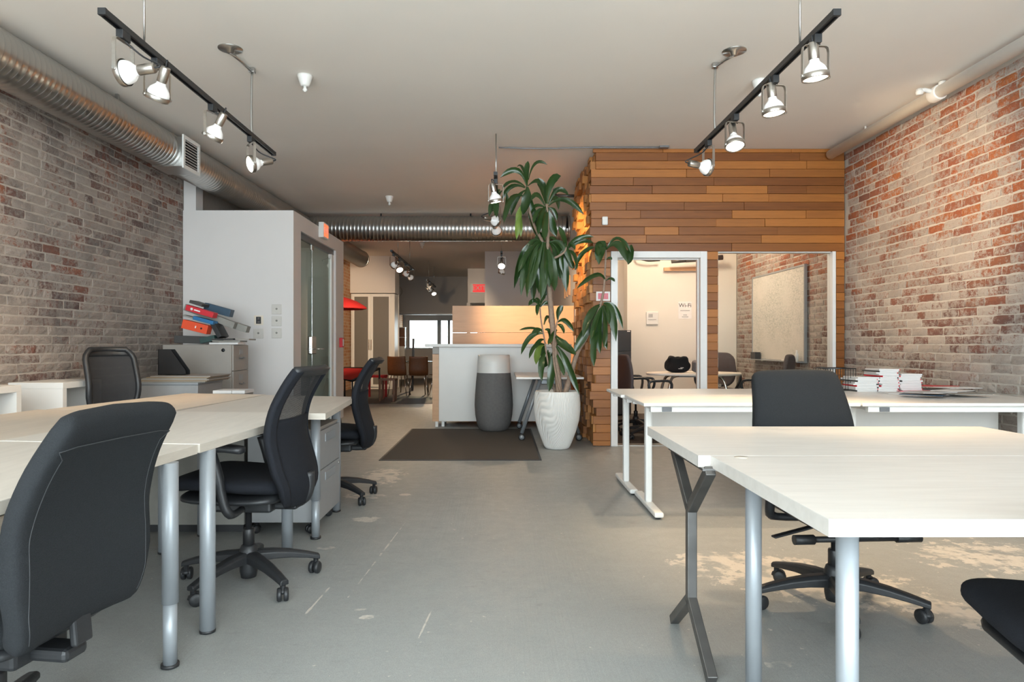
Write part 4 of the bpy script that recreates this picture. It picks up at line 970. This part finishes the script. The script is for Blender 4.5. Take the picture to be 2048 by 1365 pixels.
tilted('binder', 'white-edged blue binder in the tilted heap of files', 'binder', (406,641), 42, 7.5, 15, 6.95, .11, 'blue_card')
tilted('folder', 'pale folder between the blue binder and the box file', 'folder', (388,637), 46, 3, 15, 6.97, .11, 'grey_card')
o, L, th = tilted('binder', 'bright red binder with a white round logo', 'binder', (398.5,623), 57, 11, 16.5, 6.93, .11, 'red_card')
MB().lathe([(.014,0),(.014,.0015)], (-L*.28,-.001,0), 20, (0,-1,0)).build('logo', M_('white_print'), o, local=True)
B((-L*.19,-.0015,-.007), (L*.03,0,.006)).build('spine_print', M_('white_print'), o, local=True)
tilted('magazine_file', 'long grey magazine file lying under the slate binder', 'magazine file', (418,633), 106, 13, 20.5, 7.09, .08, 'grey_card')
tilted('magazine_file', 'grey file sticking out at the right end of the heap', 'magazine file', (476,654), 36, 13, 18, 7.18, .1, 'grey_card')
tilted('binder', 'slate-blue binder on the top right of the heap of files', 'binder', (434,620), 54, 15, 15.5, 7.18, .1, 'slate_card')
tilted('folder', 'dark folder on the very top of the heap of files', 'folder', (391,607), 26, 6, 18, 7.0, .2, 'dark_card')
o, L, th = tilted('binder', 'open black lever-arch binder hanging down right of the box file', 'binder', (431,660), 34, 9, 62, 6.99, .2, 'black_plastic')
for i, (px, L, th, dg, mt, lb) in enumerate((((447,687.5),58,4,0,'paper','white paper pad flat on the file cabinet'),((452,683),56,3,0.5,'grey_card','grey brochure on the paper pad on the file cabinet'),((444,679),44,3,-1,'dark_card','dark brochure uppermost on the file cabinet papers'),((484,679),28,3,2,'beige_metal','beige booklet hanging over the file cabinet edge'))):
    tilted('brochure', lb, 'brochure', px, L, th, dg, 6.93+.02*i, .2, mt)
lc = thing('low_cabinet', 'low blue-grey cabinet under a pile of boards by the brick wall', 'cabinet', (-2.92,6.2,0))
B((-3.27,5.98,0), (-2.66,6.5,.745)).build('body', M_('grey_metal'), lc, bevel=.004)
B((-3.28,5.97,.745), (-2.655,6.51,.765)).build('top', M_('silver_paint'), lc, bevel=.003)
for i in range(6):
    q = B((-3.26+.03*i,5.99+.01*i,.766+i*.009), (-2.60+.012*(i%3),6.5,.7745+i*.009)).build('board_sheet', M_(('grey_card','brown_card','beige_metal')[i%3])); tag(q, 'flat '+('lowest','second','third','fourth','fifth','topmost')[i]+' board of the pile on the low blue-grey cabinet', 'board', 'boards on the low cabinet')
mh = thing('magazine_rack', 'black mesh magazine rack standing on the pile of boards', 'magazine rack', (-3.0,6.25,.826))
pf = [(-3.13,6.22,.822),(-2.88,6.22,.822),(-2.88,6.22,.86),(-3.02,6.22,1.055),(-3.13,6.22,1.055)]
MB().prism(pf, (0,.004,0)).build('side_panel', M_('black_metal'), mh); MB().prism([(x,y+.09,z) for x,y,z in pf], (0,.004,0)).build('side_panel', M_('black_metal'), mh)
B((-3.13,6.22,.822), (-3.126,6.314,1.055)).build('back_panel', M_('black_metal'), mh); B((-3.13,6.22,.822), (-2.88,6.314,.826)).build('bottom', M_('black_metal'), mh)
def cube_shelf(label, x0, x1, y0, y1, h):
    o = thing('cube_shelf', label, 'shelf', ((x0+x1)/2,(y0+y1)/2,0), group='white cube shelves along the left wall')
    B((x0,y0,h-.045), (x1,y1,h)).build('top', M_('white_laminate'), o, bevel=.002)
    B((x0,y0,0), (x1,y0+.045,h-.045)).build('side', M_('white_laminate'), o); B((x0,y1-.045,0), (x1,y1,h-.045)).build('side', M_('white_laminate'), o)
    B((x0,y0+.045,h/2-.02), (x1,y1-.045,h/2+.02)).build('shelf', M_('white_laminate'), o); B((x0,y0+.045,0), (x0+.01,y1-.045,h-.045)).build('back', M_('white_laminate'), o)
    B((x0,y0+.045,.02), (x1,y1-.045,.06)).build('bottom', M_('white_laminate'), o)
cube_shelf('white cube shelf by the brick wall, left of the mesh chair', -3.60, -3.20, 4.98, 5.46, .822)
cube_shelf('white cube shelf cut off at the left edge of the photo', -3.60, -3.20, 4.10, 4.55, .832)
for i, (x, lb, mt) in enumerate(((450,'stack of printed leaflets behind the far left desk','paper'),(482,'white leaflet box behind the far left desk','paper'))):
    q = thing('leaflet_stack', lb, 'leaflets', P(x,792,5.9)); c = P(x,785,5.9)
    B((c.x-.075+.025*i,5.85,0), (c.x+.075-.025*i,6.05,.68)).build('carton', M_('grey_card'), q); B((c.x-.08+.025*i,5.84,.68), (c.x+.08-.025*i,6.06,.705)).build('print', M_(mt), q)
bl_ = thing('ceiling_lamp', 'small added fill lamp inside the glazed booth', 'lamp', (-2.95,9.0,2.53))  # unseen lamp, added to brighten the dark booth behind its glass
MB().lathe([(.12,0),(.12,-.02),(.09,-.05),(.01,-.06)], (-2.95,9.0,2.53), 24).build('shade', M_('bulb_glass'), bl_)
l = bpy.data.lights.new('booth_fill_light', 'POINT'); l.energy = 6; l.color = (1,.95,.85); l.shadow_soft_size = .1
q = bpy.data.objects.new('booth_fill_light', l); COL.objects.link(q); q.parent = bl_; q.location = (0,0,-.2)
# wall plates on the booth
for i, (x, y, lb) in enumerate(((553,619,'top blank switch plate of the right column on the booth wall'),(553,642.5,'middle switch plate of the right column on the booth wall'),(553,667,'bottom switch plate of the right column on the booth wall'),(516.5,667.5,'white socket plate below the open wall box'))):
    c = P(x,y,7.79); o = thing('wall_plate', lb, 'switch plate', (c.x,7.8,c.z), group='switch plates on the booth wall')
    B((c.x-.057,7.79,c.z-.057), (c.x+.057,7.80,c.z+.057)).build('plate', M_('switch_plate'), o, bevel=.004)
    MB().lathe([(.012,0),(.010,.006)], (c.x,7.79,c.z+.005), 14, (0,-1,0)).build('knob', M_('grey_card'), o)
c = P(517,641,7.79); o = thing('wall_box', 'open beige wall box with exposed metal terminals', 'socket', (c.x,7.8,c.z))
B((c.x-.052,7.792,c.z-.055), (c.x+.052,7.80,c.z+.055)).build('plate', M_('beige_plate'), o)
B((c.x-.028,7.790,c.z-.04), (c.x+.028,7.793,c.z+.04)).build('box', M_('charcoal_metal'), o)
for z in (-.022,.02): B((c.x-.012,7.786,c.z+z-.012), (c.x+.014,7.790,c.z+z+.012)).build('terminal', M_('chrome'), o)
ex = thing('exit_sign', 'exit sign with an orange face on the booth wall', 'exit sign', (-2.35,9.0,2.5))
B((XB,8.87,2.49), (XB+.065,9.13,2.69)).build('housing', M_('white_plastic'), ex, bevel=.004)
B((XB+.065,8.895,2.51), (XB+.069,9.105,2.67)).build('face', M_('exit_glow'), ex)
text('EXIT', .10, M_('white_print'), ex, frame_at((XB+.070,9.0,2.59), (0,1,0), (0,0,1)))
fp = thing('fire_pull', 'small red fire alarm pull on the booth corner', 'alarm', (-2.36,10.05,1.05))
B((XB,10.0,1.05), (XB+.045,10.11,1.19)).build('case', M_('red_card'), fp, bevel=.006); B((XB+.045,10.03,1.07), (XB+.05,10.08,1.17)).build('handle', M_('white_print'), fp)
c = P(1209,443,YW); o = thing('motion_sensor', 'small white motion sensor on the cedar wall', 'sensor', (c.x,YW,c.z))
B((c.x-.03,YW-.045,c.z-.045), (c.x+.03,YW-.004,c.z+.045)).build('case', M_('white_plastic'), o, bevel=.008); B((c.x-.022,YW-.047,c.z-.03), (c.x+.022,YW-.045,c.z)).build('lens', M_('white_metal'), o)
c = P(1206,593,YW); o = thing('notice_card', 'white card with a pink printed notice left of the doorway', 'notice', (c.x,YW,c.z))
B((c.x-.075,YW-.009,c.z-.05), (c.x+.075,YW-.005,c.z+.05)).build('card', M_('white_print'), o); B((c.x-.055,YW-.011,c.z-.032), (c.x+.055,YW-.0095,c.z+.032)).build('print', M_('pink_print'), o)
# ================================================================ PAPERS ON THE RIGHT DESKS
ORD = ['lowest','second','third','fourth','fifth','sixth','seventh','eighth','ninth','tenth','eleventh','twelfth','thirteenth','fourteenth']
for si, (x0, x1, n, lb) in enumerate(((1712,1758,9,'left stack'),(1758,1800,14,'tall middle stack'),(1800,1845,11,'right stack'))):
    yb = 5.28; cx = ((x0+x1)/2-VX)*yb/F; W_ = (x1-x0)*yb/F*.96
    for k in range(n):
        th = .0125; z = .735+k*th+.0006; jx = rp.uniform(-.012,.012); rz = rp.uniform(-.12,.12)
        lbl = 'white booklet, '+('topmost' if k == n-1 else ORD[k])+' from the bottom of the '+lb+' on the rear white desk'
        o = thing('booklet', lbl.replace('topmost from the bottom', 'topmost'), 'booklet', (cx+jx, yb+.12, z), rz, 'booklets stacked on the white desks')
        MB().box((-W_/2,-.11,.0), (W_/2,.11,th-.0012)).build('pages', M_('paper'), o, local=True)
        s_ = 1 if k % 3 else -1
        MB().box((s_*W_/2-.002,-.112,.0), (s_*W_/2+.003,.112,th-.0012)).build('spine', M_('red_card' if k % 2 else 'dark_card'), o, local=True)
mg = random.Random(9); MATS = ('paper','pink_print','dark_card','paper','slate_card','grey_card','paper','red_card','paper','grey_print')
for i, (x, y) in enumerate(((1800,787),(1830,783),(1862,779),(1885,788),(1845,790),(1930,788),(1905,782),(1880,773),(1915,776),(1860,785))):
    z = .736+.004*i; yy = F*(H-z)/(y-VY); c = P(x,y,yy)
    o = thing('magazine', ['nearest flat magazine','pink magazine','dark magazine','white leaflet','blue-grey magazine','grey magazine','white brochure','red magazine','topmost white sheet','last grey sheet'][i]+' in the loose spread on the white desks', 'magazine', (c.x,yy,z), mg.uniform(-.7,.7), 'loose magazines on the white desks')
    MB().box((-.13,-.09,0), (.13,.09,.0035)).build('cover', M_(MATS[i]), o, local=True)
wk = thing('wire_tray', 'black wire letter tray behind the charcoal chair', 'letter tray', (2.65,5.42,.737))
x0, x1 = (1636-VX)*5.5/F, (1696-VX)*5.5/F
for z in (.74,.91): MB().tube([(x0,5.38,z),(x1,5.38,z),(x1,5.58,z),(x0,5.58,z)], .004, 6, closed=True).build('rim', M_('black_metal'), wk)
for i in range(13):
    x = x0+(x1-x0)*i/12
    for y in (5.38,5.58): MB().tube([(x,y,.74),(x,y,.91)], .0022, 5).build('wire', M_('black_metal'), wk)
# ================================================================ MEETING ROOM
bc = thing('file_cabinet', 'tall black file cabinet inside the meeting room', 'cabinet', (1.86,10.6,0))
B((1.63,10.40,.02), (1.975,11.0,1.31)).build('body', M_('charcoal_metal'), bc, bevel=.004)
for i in range(4): 
    d_ = B((1.635,10.38,.03+i*.32), (1.972,10.40,.03+i*.32+.314)).build('drawer', M_('charcoal_metal'), bc, bevel=.003)
    B((1.75,10.375,.03+i*.32+.27), (1.86,10.38,.03+i*.32+.285)).build('handle', M_('black_metal'), d_)
B((1.91,10.375,1.285), (1.955,10.379,1.30)).build('badge', M_('white_print'), bc)
ot = thing('meeting_table', 'pale oval meeting table on chrome legs', 'table', (2.46,8.75,0))
MB().lathe([(.98,.705),(1.0,.712),(1.0,.728),(.985,.735)], (0,0,0), 56).tf(Matrix.Translation((2.46,8.75,0)) @ Matrix.Diagonal((.60,.42,1,1))).build('table_top', M_('cream_wall'), ot)
for sx in (-1,1):
    for sy in (-1,1):
        MB().tube(catmull([(2.46+sx*.22,8.75+sy*.10,.70),(2.46+sx*.32,8.75+sy*.16,.66),(2.46+sx*.37,8.75+sy*.2,.45),(2.46+sx*.40,8.75+sy*.23,0)], 14), .018, 10).build('leg', M_('chrome'), ot)
MB().bar((2.2,8.75,.69), (2.72,8.75,.69), .06, .03).build('beam', M_('silver_paint'), ot)
def blob(name, label, cat, loc, dims, mat, seed, extra=None):
    o = thing(name, label, cat, loc); rows = []; sx, sy, sz = dims
    for j in range(15):
        ph = PI*j/14; row = []
        for k in range(28):
            an = 2*PI*k/28; d = V((math.sin(ph)*math.cos(an), math.sin(ph)*math.sin(an), -math.cos(ph)))
            d = V([math.copysign(abs(q)**.6, q) for q in d]); n_ = 1+.22*mnoise.noise(d*1.7+V((seed,0,0)))
            row.append(V((d.x*sx*n_, d.y*sy*n_, max(0, (d.z*.5+.5)*sz*2*n_))))
        rows.append(row)
    MB().grid(rows, True, True).build('body', M_(mat), o, local=True, sub=1); return o
bp = blob('backpack', 'black backpack with white print on the oval table', 'bag', (2.25,8.72,.736), (.15,.10,.10), 'black_fabric', 2)
B((-.02,-.118,.05), (.03,-.112,.056)).build('print', M_('white_print'), bp, local=True); B((.005,-.118,.062), (.045,-.112,.068)).build('print', M_('white_print'), bp, local=True)
MB().tube(catmull([(-.06,0,.185),(0,-.02,.198),(.06,0,.185)], 8), .008, 8).build('strap', M_('black_fabric'), bp, local=True)
blob('jacket', 'crumpled grey jacket beside the backpack', 'jacket', (2.53,8.60,.736), (.13,.10,.08), 'grey_cloth', 6)
def conf_chair(label, loc, rz, mat='mauve_fabric'):
    o = thing('meeting_chair', label, 'chair', loc, rz, 'padded chairs around the oval table')
    pad([(-.22,.50),(-.26,.62),(-.27,.80),(-.30,.98)], lambda v: lerp([(0,.34),(.4,.46),(1,.40)], v), lambda v: .06, R=.12, rows=16, n=24, bow=.03).build('backrest', M_(mat), o, local=True)
    pad([(-.22,.45),(0,.46),(.25,.45)], lambda v: .48, lambda v: .08, R=.1, rows=12, n=24).build('seat', M_(mat), o, local=True)
    for s_ in (-1,1): MB().tube(catmull([(s_*.20,-.12,.42),(s_*.28,-.10,.52),(s_*.29,-.12,.66),(s_*.29,.0,.68),(s_*.29,.14,.67),(s_*.28,.16,.58),(s_*.2,.1,.43)], 24), .016, 8).build('arm', M_('black_plastic'), o, local=True)
    MB().bar((0,-.1,.42), (0,-.24,.56), .06, .02).build('back_bracket', M_('black_plastic'), o, local=True)
    gas(o); star_base(o, M_('black_plastic')); return o
c1 = conf_chair('mauve padded chair just inside the doorway', (1.72,8.05,0), face(1,.25))
clone(c1, 'mauve padded chair farther inside the doorway', (1.72,8.75,0), face(1,.05))
clone(c1, 'mauve padded chair seen through the glazing beside the whiteboard', (3.12,8.15,0), face(-.75,.55))
clone(c1, 'dark padded chair at the far side of the oval table', (2.98,9.4,0), face(-.4,-1))
wbd = thing('whiteboard', 'large whiteboard with faded writing on the meeting-room bricks', 'whiteboard', (3.66,9.1,.87))
B((3.662,8.26,.89), (3.675,9.95,2.05)).build('panel', M_('whiteboard'), wbd)
for lo, hi in (((3.655,8.24,.87),(3.69,8.262,2.07)),((3.655,9.948,.87),(3.69,9.97,2.07)),((3.655,8.262,2.048),(3.69,9.948,2.07)),((3.655,8.262,.87),(3.69,9.948,.892))): B(lo, hi).build('frame', M_('silver_paint'), wbd)
B((3.57,8.26,.872), (3.655,9.95,.886)).build('tray', M_('silver_paint'), wbd, bevel=.003)
q = B((3.575,9.62,.8865), (3.65,9.80,.985)).build('marker_box', M_('charcoal_metal'), bevel=.004); tag(q, 'dark marker box on the whiteboard tray', 'box')
q = MB().lathe([(.022,0),(.022,.09),(.010,.11),(.010,.14)], (3.615,8.36,.8865), 16).build('spray_bottle', M_('white_plastic')); tag(q, 'small white bottle at the right end of the whiteboard tray', 'bottle')
q = B((3.58,8.60,.8865), (3.64,8.74,.905)).build('board_eraser', M_('white_plastic'), bevel=.003); tag(q, 'white eraser lying on the whiteboard tray', 'eraser')
c = P(1370,621,10.75); o = thing('wifi_notice', 'white sheet headed Wi-Fi on the meeting-room wall', 'notice', (c.x,10.75,c.z))
B((c.x-.105,10.746,c.z-.135), (c.x+.105,10.749,c.z+.135)).build('sheet', M_('white_print'), o)
text('Wi-Fi', .088, M_('black_print'), o, frame_at((c.x,10.744,c.z+.075), (1,0,0), (0,0,1)), depth=.0005)
for dz, w_ in ((-.005,.075),(-.075,.03),(-.105,.05)): B((c.x-w_,10.7445,c.z+dz-.007), (c.x+w_,10.746,c.z+dz+.007)).build('print_line', M_('grey_print'), o)
c = P(1304,637,10.75); o = thing('thermostat', 'white wall thermostat left of the Wi-Fi sheet', 'thermostat', (c.x,10.75,c.z))
B((c.x-.095,10.72,c.z-.10), (c.x+.095,10.75,c.z+.10)).build('case', M_('white_plastic'), o, bevel=.008); B((c.x-.06,10.716,c.z+.015), (c.x+.005,10.72,c.z+.065)).build('display', M_('grey_print'), o)
B((c.x-.07,10.716,c.z-.025), (c.x+.06,10.72,c.z-.015)).build('button_row', M_('grey_print'), o)
o = thing('wooden_rail', 'pale wooden rail high on the meeting-room wall', 'rail', (2.85,10.7,2.28)); c = P(1328,539,10.7); d_ = P(1398,536,10.7)
MB().bar((c.x,10.71,c.z), (3.3,10.71,c.z+.01), .05, .055).build('bar', M_('birch_panel'), o)
o = thing('pipe_fitting', 'dark jointed pipe above the wooden rail in the meeting room', 'pipe', (2.9,10.5,2.4)); c = P(1343,523,10.5)
MB().tube([(c.x,10.5,c.z),(c.x+.22,10.5,c.z+.02)], .035, 12).build('elbow', M_('raw_steel'), o); MB().tube([(c.x+.22,10.5,c.z+.02),(3.4,10.5,c.z+.06)], .04, 12).build('pipe', M_('raw_steel'), o); MB().tube([(3.3,10.5,c.z+.06),(3.3,10.5,HC)], .01, 8).build('hanger', M_('raw_steel'), o)
o = thing('cable', 'dark cable looping at the top of the doorway', 'cable', (2.1,10.6,2.45)); MB().tube(catmull([(2.13,10.6,HC),P(1276,505,10.6),P(1290,521,10.6),P(1320,521,10.6)], 20), .014, 8).build('wire', M_('charcoal_metal'), o)
# ================================================================ REAR LOUNGE
for i, (y, h_) in enumerate(((10.9,.30),(11.1,.36),(11.3,.34),(11.5,.30),(11.7,.34))):
    q = B((1.075,y,1.88+.02*(i%2)), (1.10,y+.07,1.90+h_)).build('wall_slat', M_('birch_panel')); tag(q, ['first','second','third','fourth','last'][i]+' vertical birch slat on the white wall behind the plant', 'slat', 'birch slats on the white wall')
o = thing('wall_pipe', 'short dark pipe stub high on the wall behind the plant', 'pipe', (.95,9.28,3.1)); MB().tube([(.70,9.28,3.115),(1.10,9.28,3.115)], .022, 10).build('pipe', M_('raw_steel'), o); MB().tube([(.72,9.28,3.06),(.72,9.28,3.16)], .03, 10).build('tee', M_('raw_steel'), o)
B((.70,9.27,3.16), (.74,9.29,HC)).build('hanger', M_('raw_steel'), o)
cb_ = thing('frosted_cabinet', 'tall white cabinet with two frosted glass doors in the rear', 'cabinet', (-3.1,16.6,0))
B((XL+.02,16.42,0), (-2.57,16.98,2.30)).build('carcass', M_('white_laminate'), cb_)
for x0, x1 in ((-3.58,-3.16),(-3.13,-2.66)):
    d_ = MB().box((x0,16.39,.06), (x0+.045,16.42,2.28)).box((x1-.045,16.39,.06), (x1,16.42,2.28)).box((x0+.045,16.39,2.23), (x1-.045,16.42,2.28)).box((x0+.045,16.39,.06), (x1-.045,16.42,.12)).build('door', M_('white_trim'), cb_)
    B((x0+.045,16.40,.12), (x1-.045,16.41,2.23)).build('pane', M_('frosted_glass'), d_)
for x in (-3.175,-3.125): B((x-.008,16.36,.95), (x+.008,16.39,1.2)).build('handle', M_('chrome'), cb_)
struct(B((XL,17.0,0), (-2.56,17.1,HC)), 'wall_cabinet_niche', M_('white_paint')); struct(B((XL,16.42,2.32), (-2.56,17.0,HC)), 'wall_bulkhead', M_('white_paint'))
um = thing('parasol', 'small red parasol half hidden behind the booth', 'parasol', (-3.33,13.75,0))
MB().lathe([(.0,2.06),(.2,2.03),(.42,1.95),(.60,1.84),(.62,1.80)][::-1], (-3.33,13.75,0), 8, capa=False, capb=False).build('canopy', M_('red_fabric'), um, solid=.006)
MB().tube([(-3.33,13.75,0),(-3.33,13.75,2.08)], .016, 10).build('pole', M_('charcoal_metal'), um); MB().lathe([(.2,0),(.2,.04),(.04,.07)], (-3.33,13.75,.006), 24).build('base', M_('charcoal_metal'), um)
lg = thing('lounger', 'red sling lounger with black lacing behind the booth', 'lounger', (-2.8,12.9,0))
A0, A1, A2, A3 = V((-3.3,12.7,.50)), V((-2.72,12.45,.42)), V((-2.36,13.2,.62)), V((-3.1,13.5,.62))
MB().grid([[A0.lerp(A1,i/8).lerp(A3.lerp(A2,i/8), j/8)-V((0,0,.05*math.sin(PI*i/8)*math.sin(PI*j/8))) for i in range(9)] for j in range(9)]).build('sling', M_('red_fabric'), lg, solid=.01)
MB().tube([A0,A1,A2,A3], .022, 8, closed=True).build('frame', M_('charcoal_metal'), lg)
for p in (A0,A1,A2,A3): MB().tube([p, (p.x,p.y,.006)], .016, 8).build('leg', M_('charcoal_metal'), lg)
for i in range(12):
    p = A1.lerp(A2, (i+.5)/12); MB().tube([p+V((0,0,.026)), p+V((-.05,.02,.0))], .006, 6).build('lace', M_('black_plastic'), lg)
rs = thing('side_table', 'low red side table in front of the frosted cabinet', 'table', (-2.55,13.9,0))
B((-2.75,13.7,.42), (-2.35,14.1,.46)).build('top', M_('red_fabric'), rs); 
for x in (-2.72,-2.38):
    for y in (13.73,14.07): B((x-.02,y-.02,.006), (x+.02,y+.02,.42)).build('leg', M_('red_fabric'), rs)
ws = thing('side_table', 'small wooden side table behind the left desks', 'table', (-2.25,13.2,0))
B((-2.34,12.95,.40), (-2.02,13.3,.43)).build('top', M_('walnut_ply'), ws)
for x in (-2.31,-2.05):
    for y in (12.98,13.26): B((x-.018,y-.018,.006), (x+.018,y+.018,.40)).build('leg', M_('walnut_ply'), ws)
gt = thing('dining_table', 'round glass dining table with thin steel legs in the rear', 'table', (-1.95,15.0,0))
MB().lathe([(.46,.70),(.47,.703),(.47,.712),(.46,.715)], (-1.95,15.0,0), 36).build('glass_top', M_('green_glass'), gt)
MB().tube([(-1.95+.45*math.cos(2*PI*k/24),15+.45*math.sin(2*PI*k/24),.695) for k in range(24)], .01, 6, closed=True).build('ring', M_('chrome'), gt)
for k in range(4):
    an = PI/4+k*PI/2; MB().tube([(-1.95+.38*math.cos(an),15+.38*math.sin(an),.70),(-1.95+.44*math.cos(an),15+.44*math.sin(an),.006)], .012, 8).build('leg', M_('chrome'), gt)
def ply_chair(label, loc, rz):
    o = thing('dining_chair', label, 'chair', loc, rz, 'brown plywood chairs in the rear')
    pts = catmull([(0,.20,.43),(0,.0,.43),(0,-.14,.44),(0,-.19,.52),(0,-.21,.66),(0,-.24,.83)], 20)
    MB().grid([[p+V((u/6*.2*(1-.12*abs(i/20-.6)), .02*(u/6)**2, .01*(u/6)**2)) for u in range(-6,7)] for i, p in enumerate(pts)]).build('shell', M_('walnut_ply'), o, local=True, solid=.012)
    for sx in (-1,1):
        for sy, yb in ((1,.16),(-1,-.12)): MB().tube([(sx*.14,yb*.8,.43),(sx*.20,yb*1.25,.006)], .009, 8).build('leg', M_('chrome'), o, local=True)
    return o
pc = ply_chair('brown plywood chair at the left of the glass table', (-2.17,14.45,0), face(.1,1))
clone(pc, 'brown plywood chair in the middle before the glass table', (-1.74,14.35,0), face(-.1,1))
clone(pc, 'brown plywood chair partly hidden by the reception counter', (-1.26,14.6,0), face(-.7,.6))
q = MB().bar((-2.08,15.9,0.006), (-2.05,15.9,1.22), .05, .05).build('black_post', M_('black_metal')); tag(q, 'thin black post standing behind the plywood chairs', 'post')
ks = thing('open_shelf', 'small brown shelf with white edges at the interior window', 'shelf', (-3.1,20.9,0))
B((-3.25,20.8,0), (-2.95,21.1,1.0)).build('base', M_('white_laminate'), ks); B((-3.25,20.85,1.0), (-2.95,21.1,1.6)).build('back', M_('walnut_ply'), ks)
for z in (1.0,1.28,1.58): B((-3.26,20.8,z), (-2.94,21.1,z+.02)).build('shelf', M_('white_laminate'), ks)
e2 = thing('exit_sign', 'red exit sign glowing at the far end', 'exit sign', (-.68,19.2,2.55)); c = P(957,577,19.15)
B((c.x-.22,19.12,c.z-.13), (c.x+.2,19.19,c.z+.13)).build('housing', M_('white_plastic'), e2); B((c.x-.16,19.115,c.z-.11), (c.x+.19,19.12,c.z+.11)).build('face', M_('exit_glow_red'), e2)
text('EXIT', .19, M_('white_print'), e2, frame_at((c.x+.015,19.112,c.z), (1,0,0), (0,0,1)))
q = MB().lathe([(.18,0),(.18,.03),(.15,.045)], (-3.3,21.5,2.75), 28, (0,-1,0)).build('wall_speaker', M_('beige_metal')); tag(q, 'round speaker high on the grey rear wall', 'speaker')
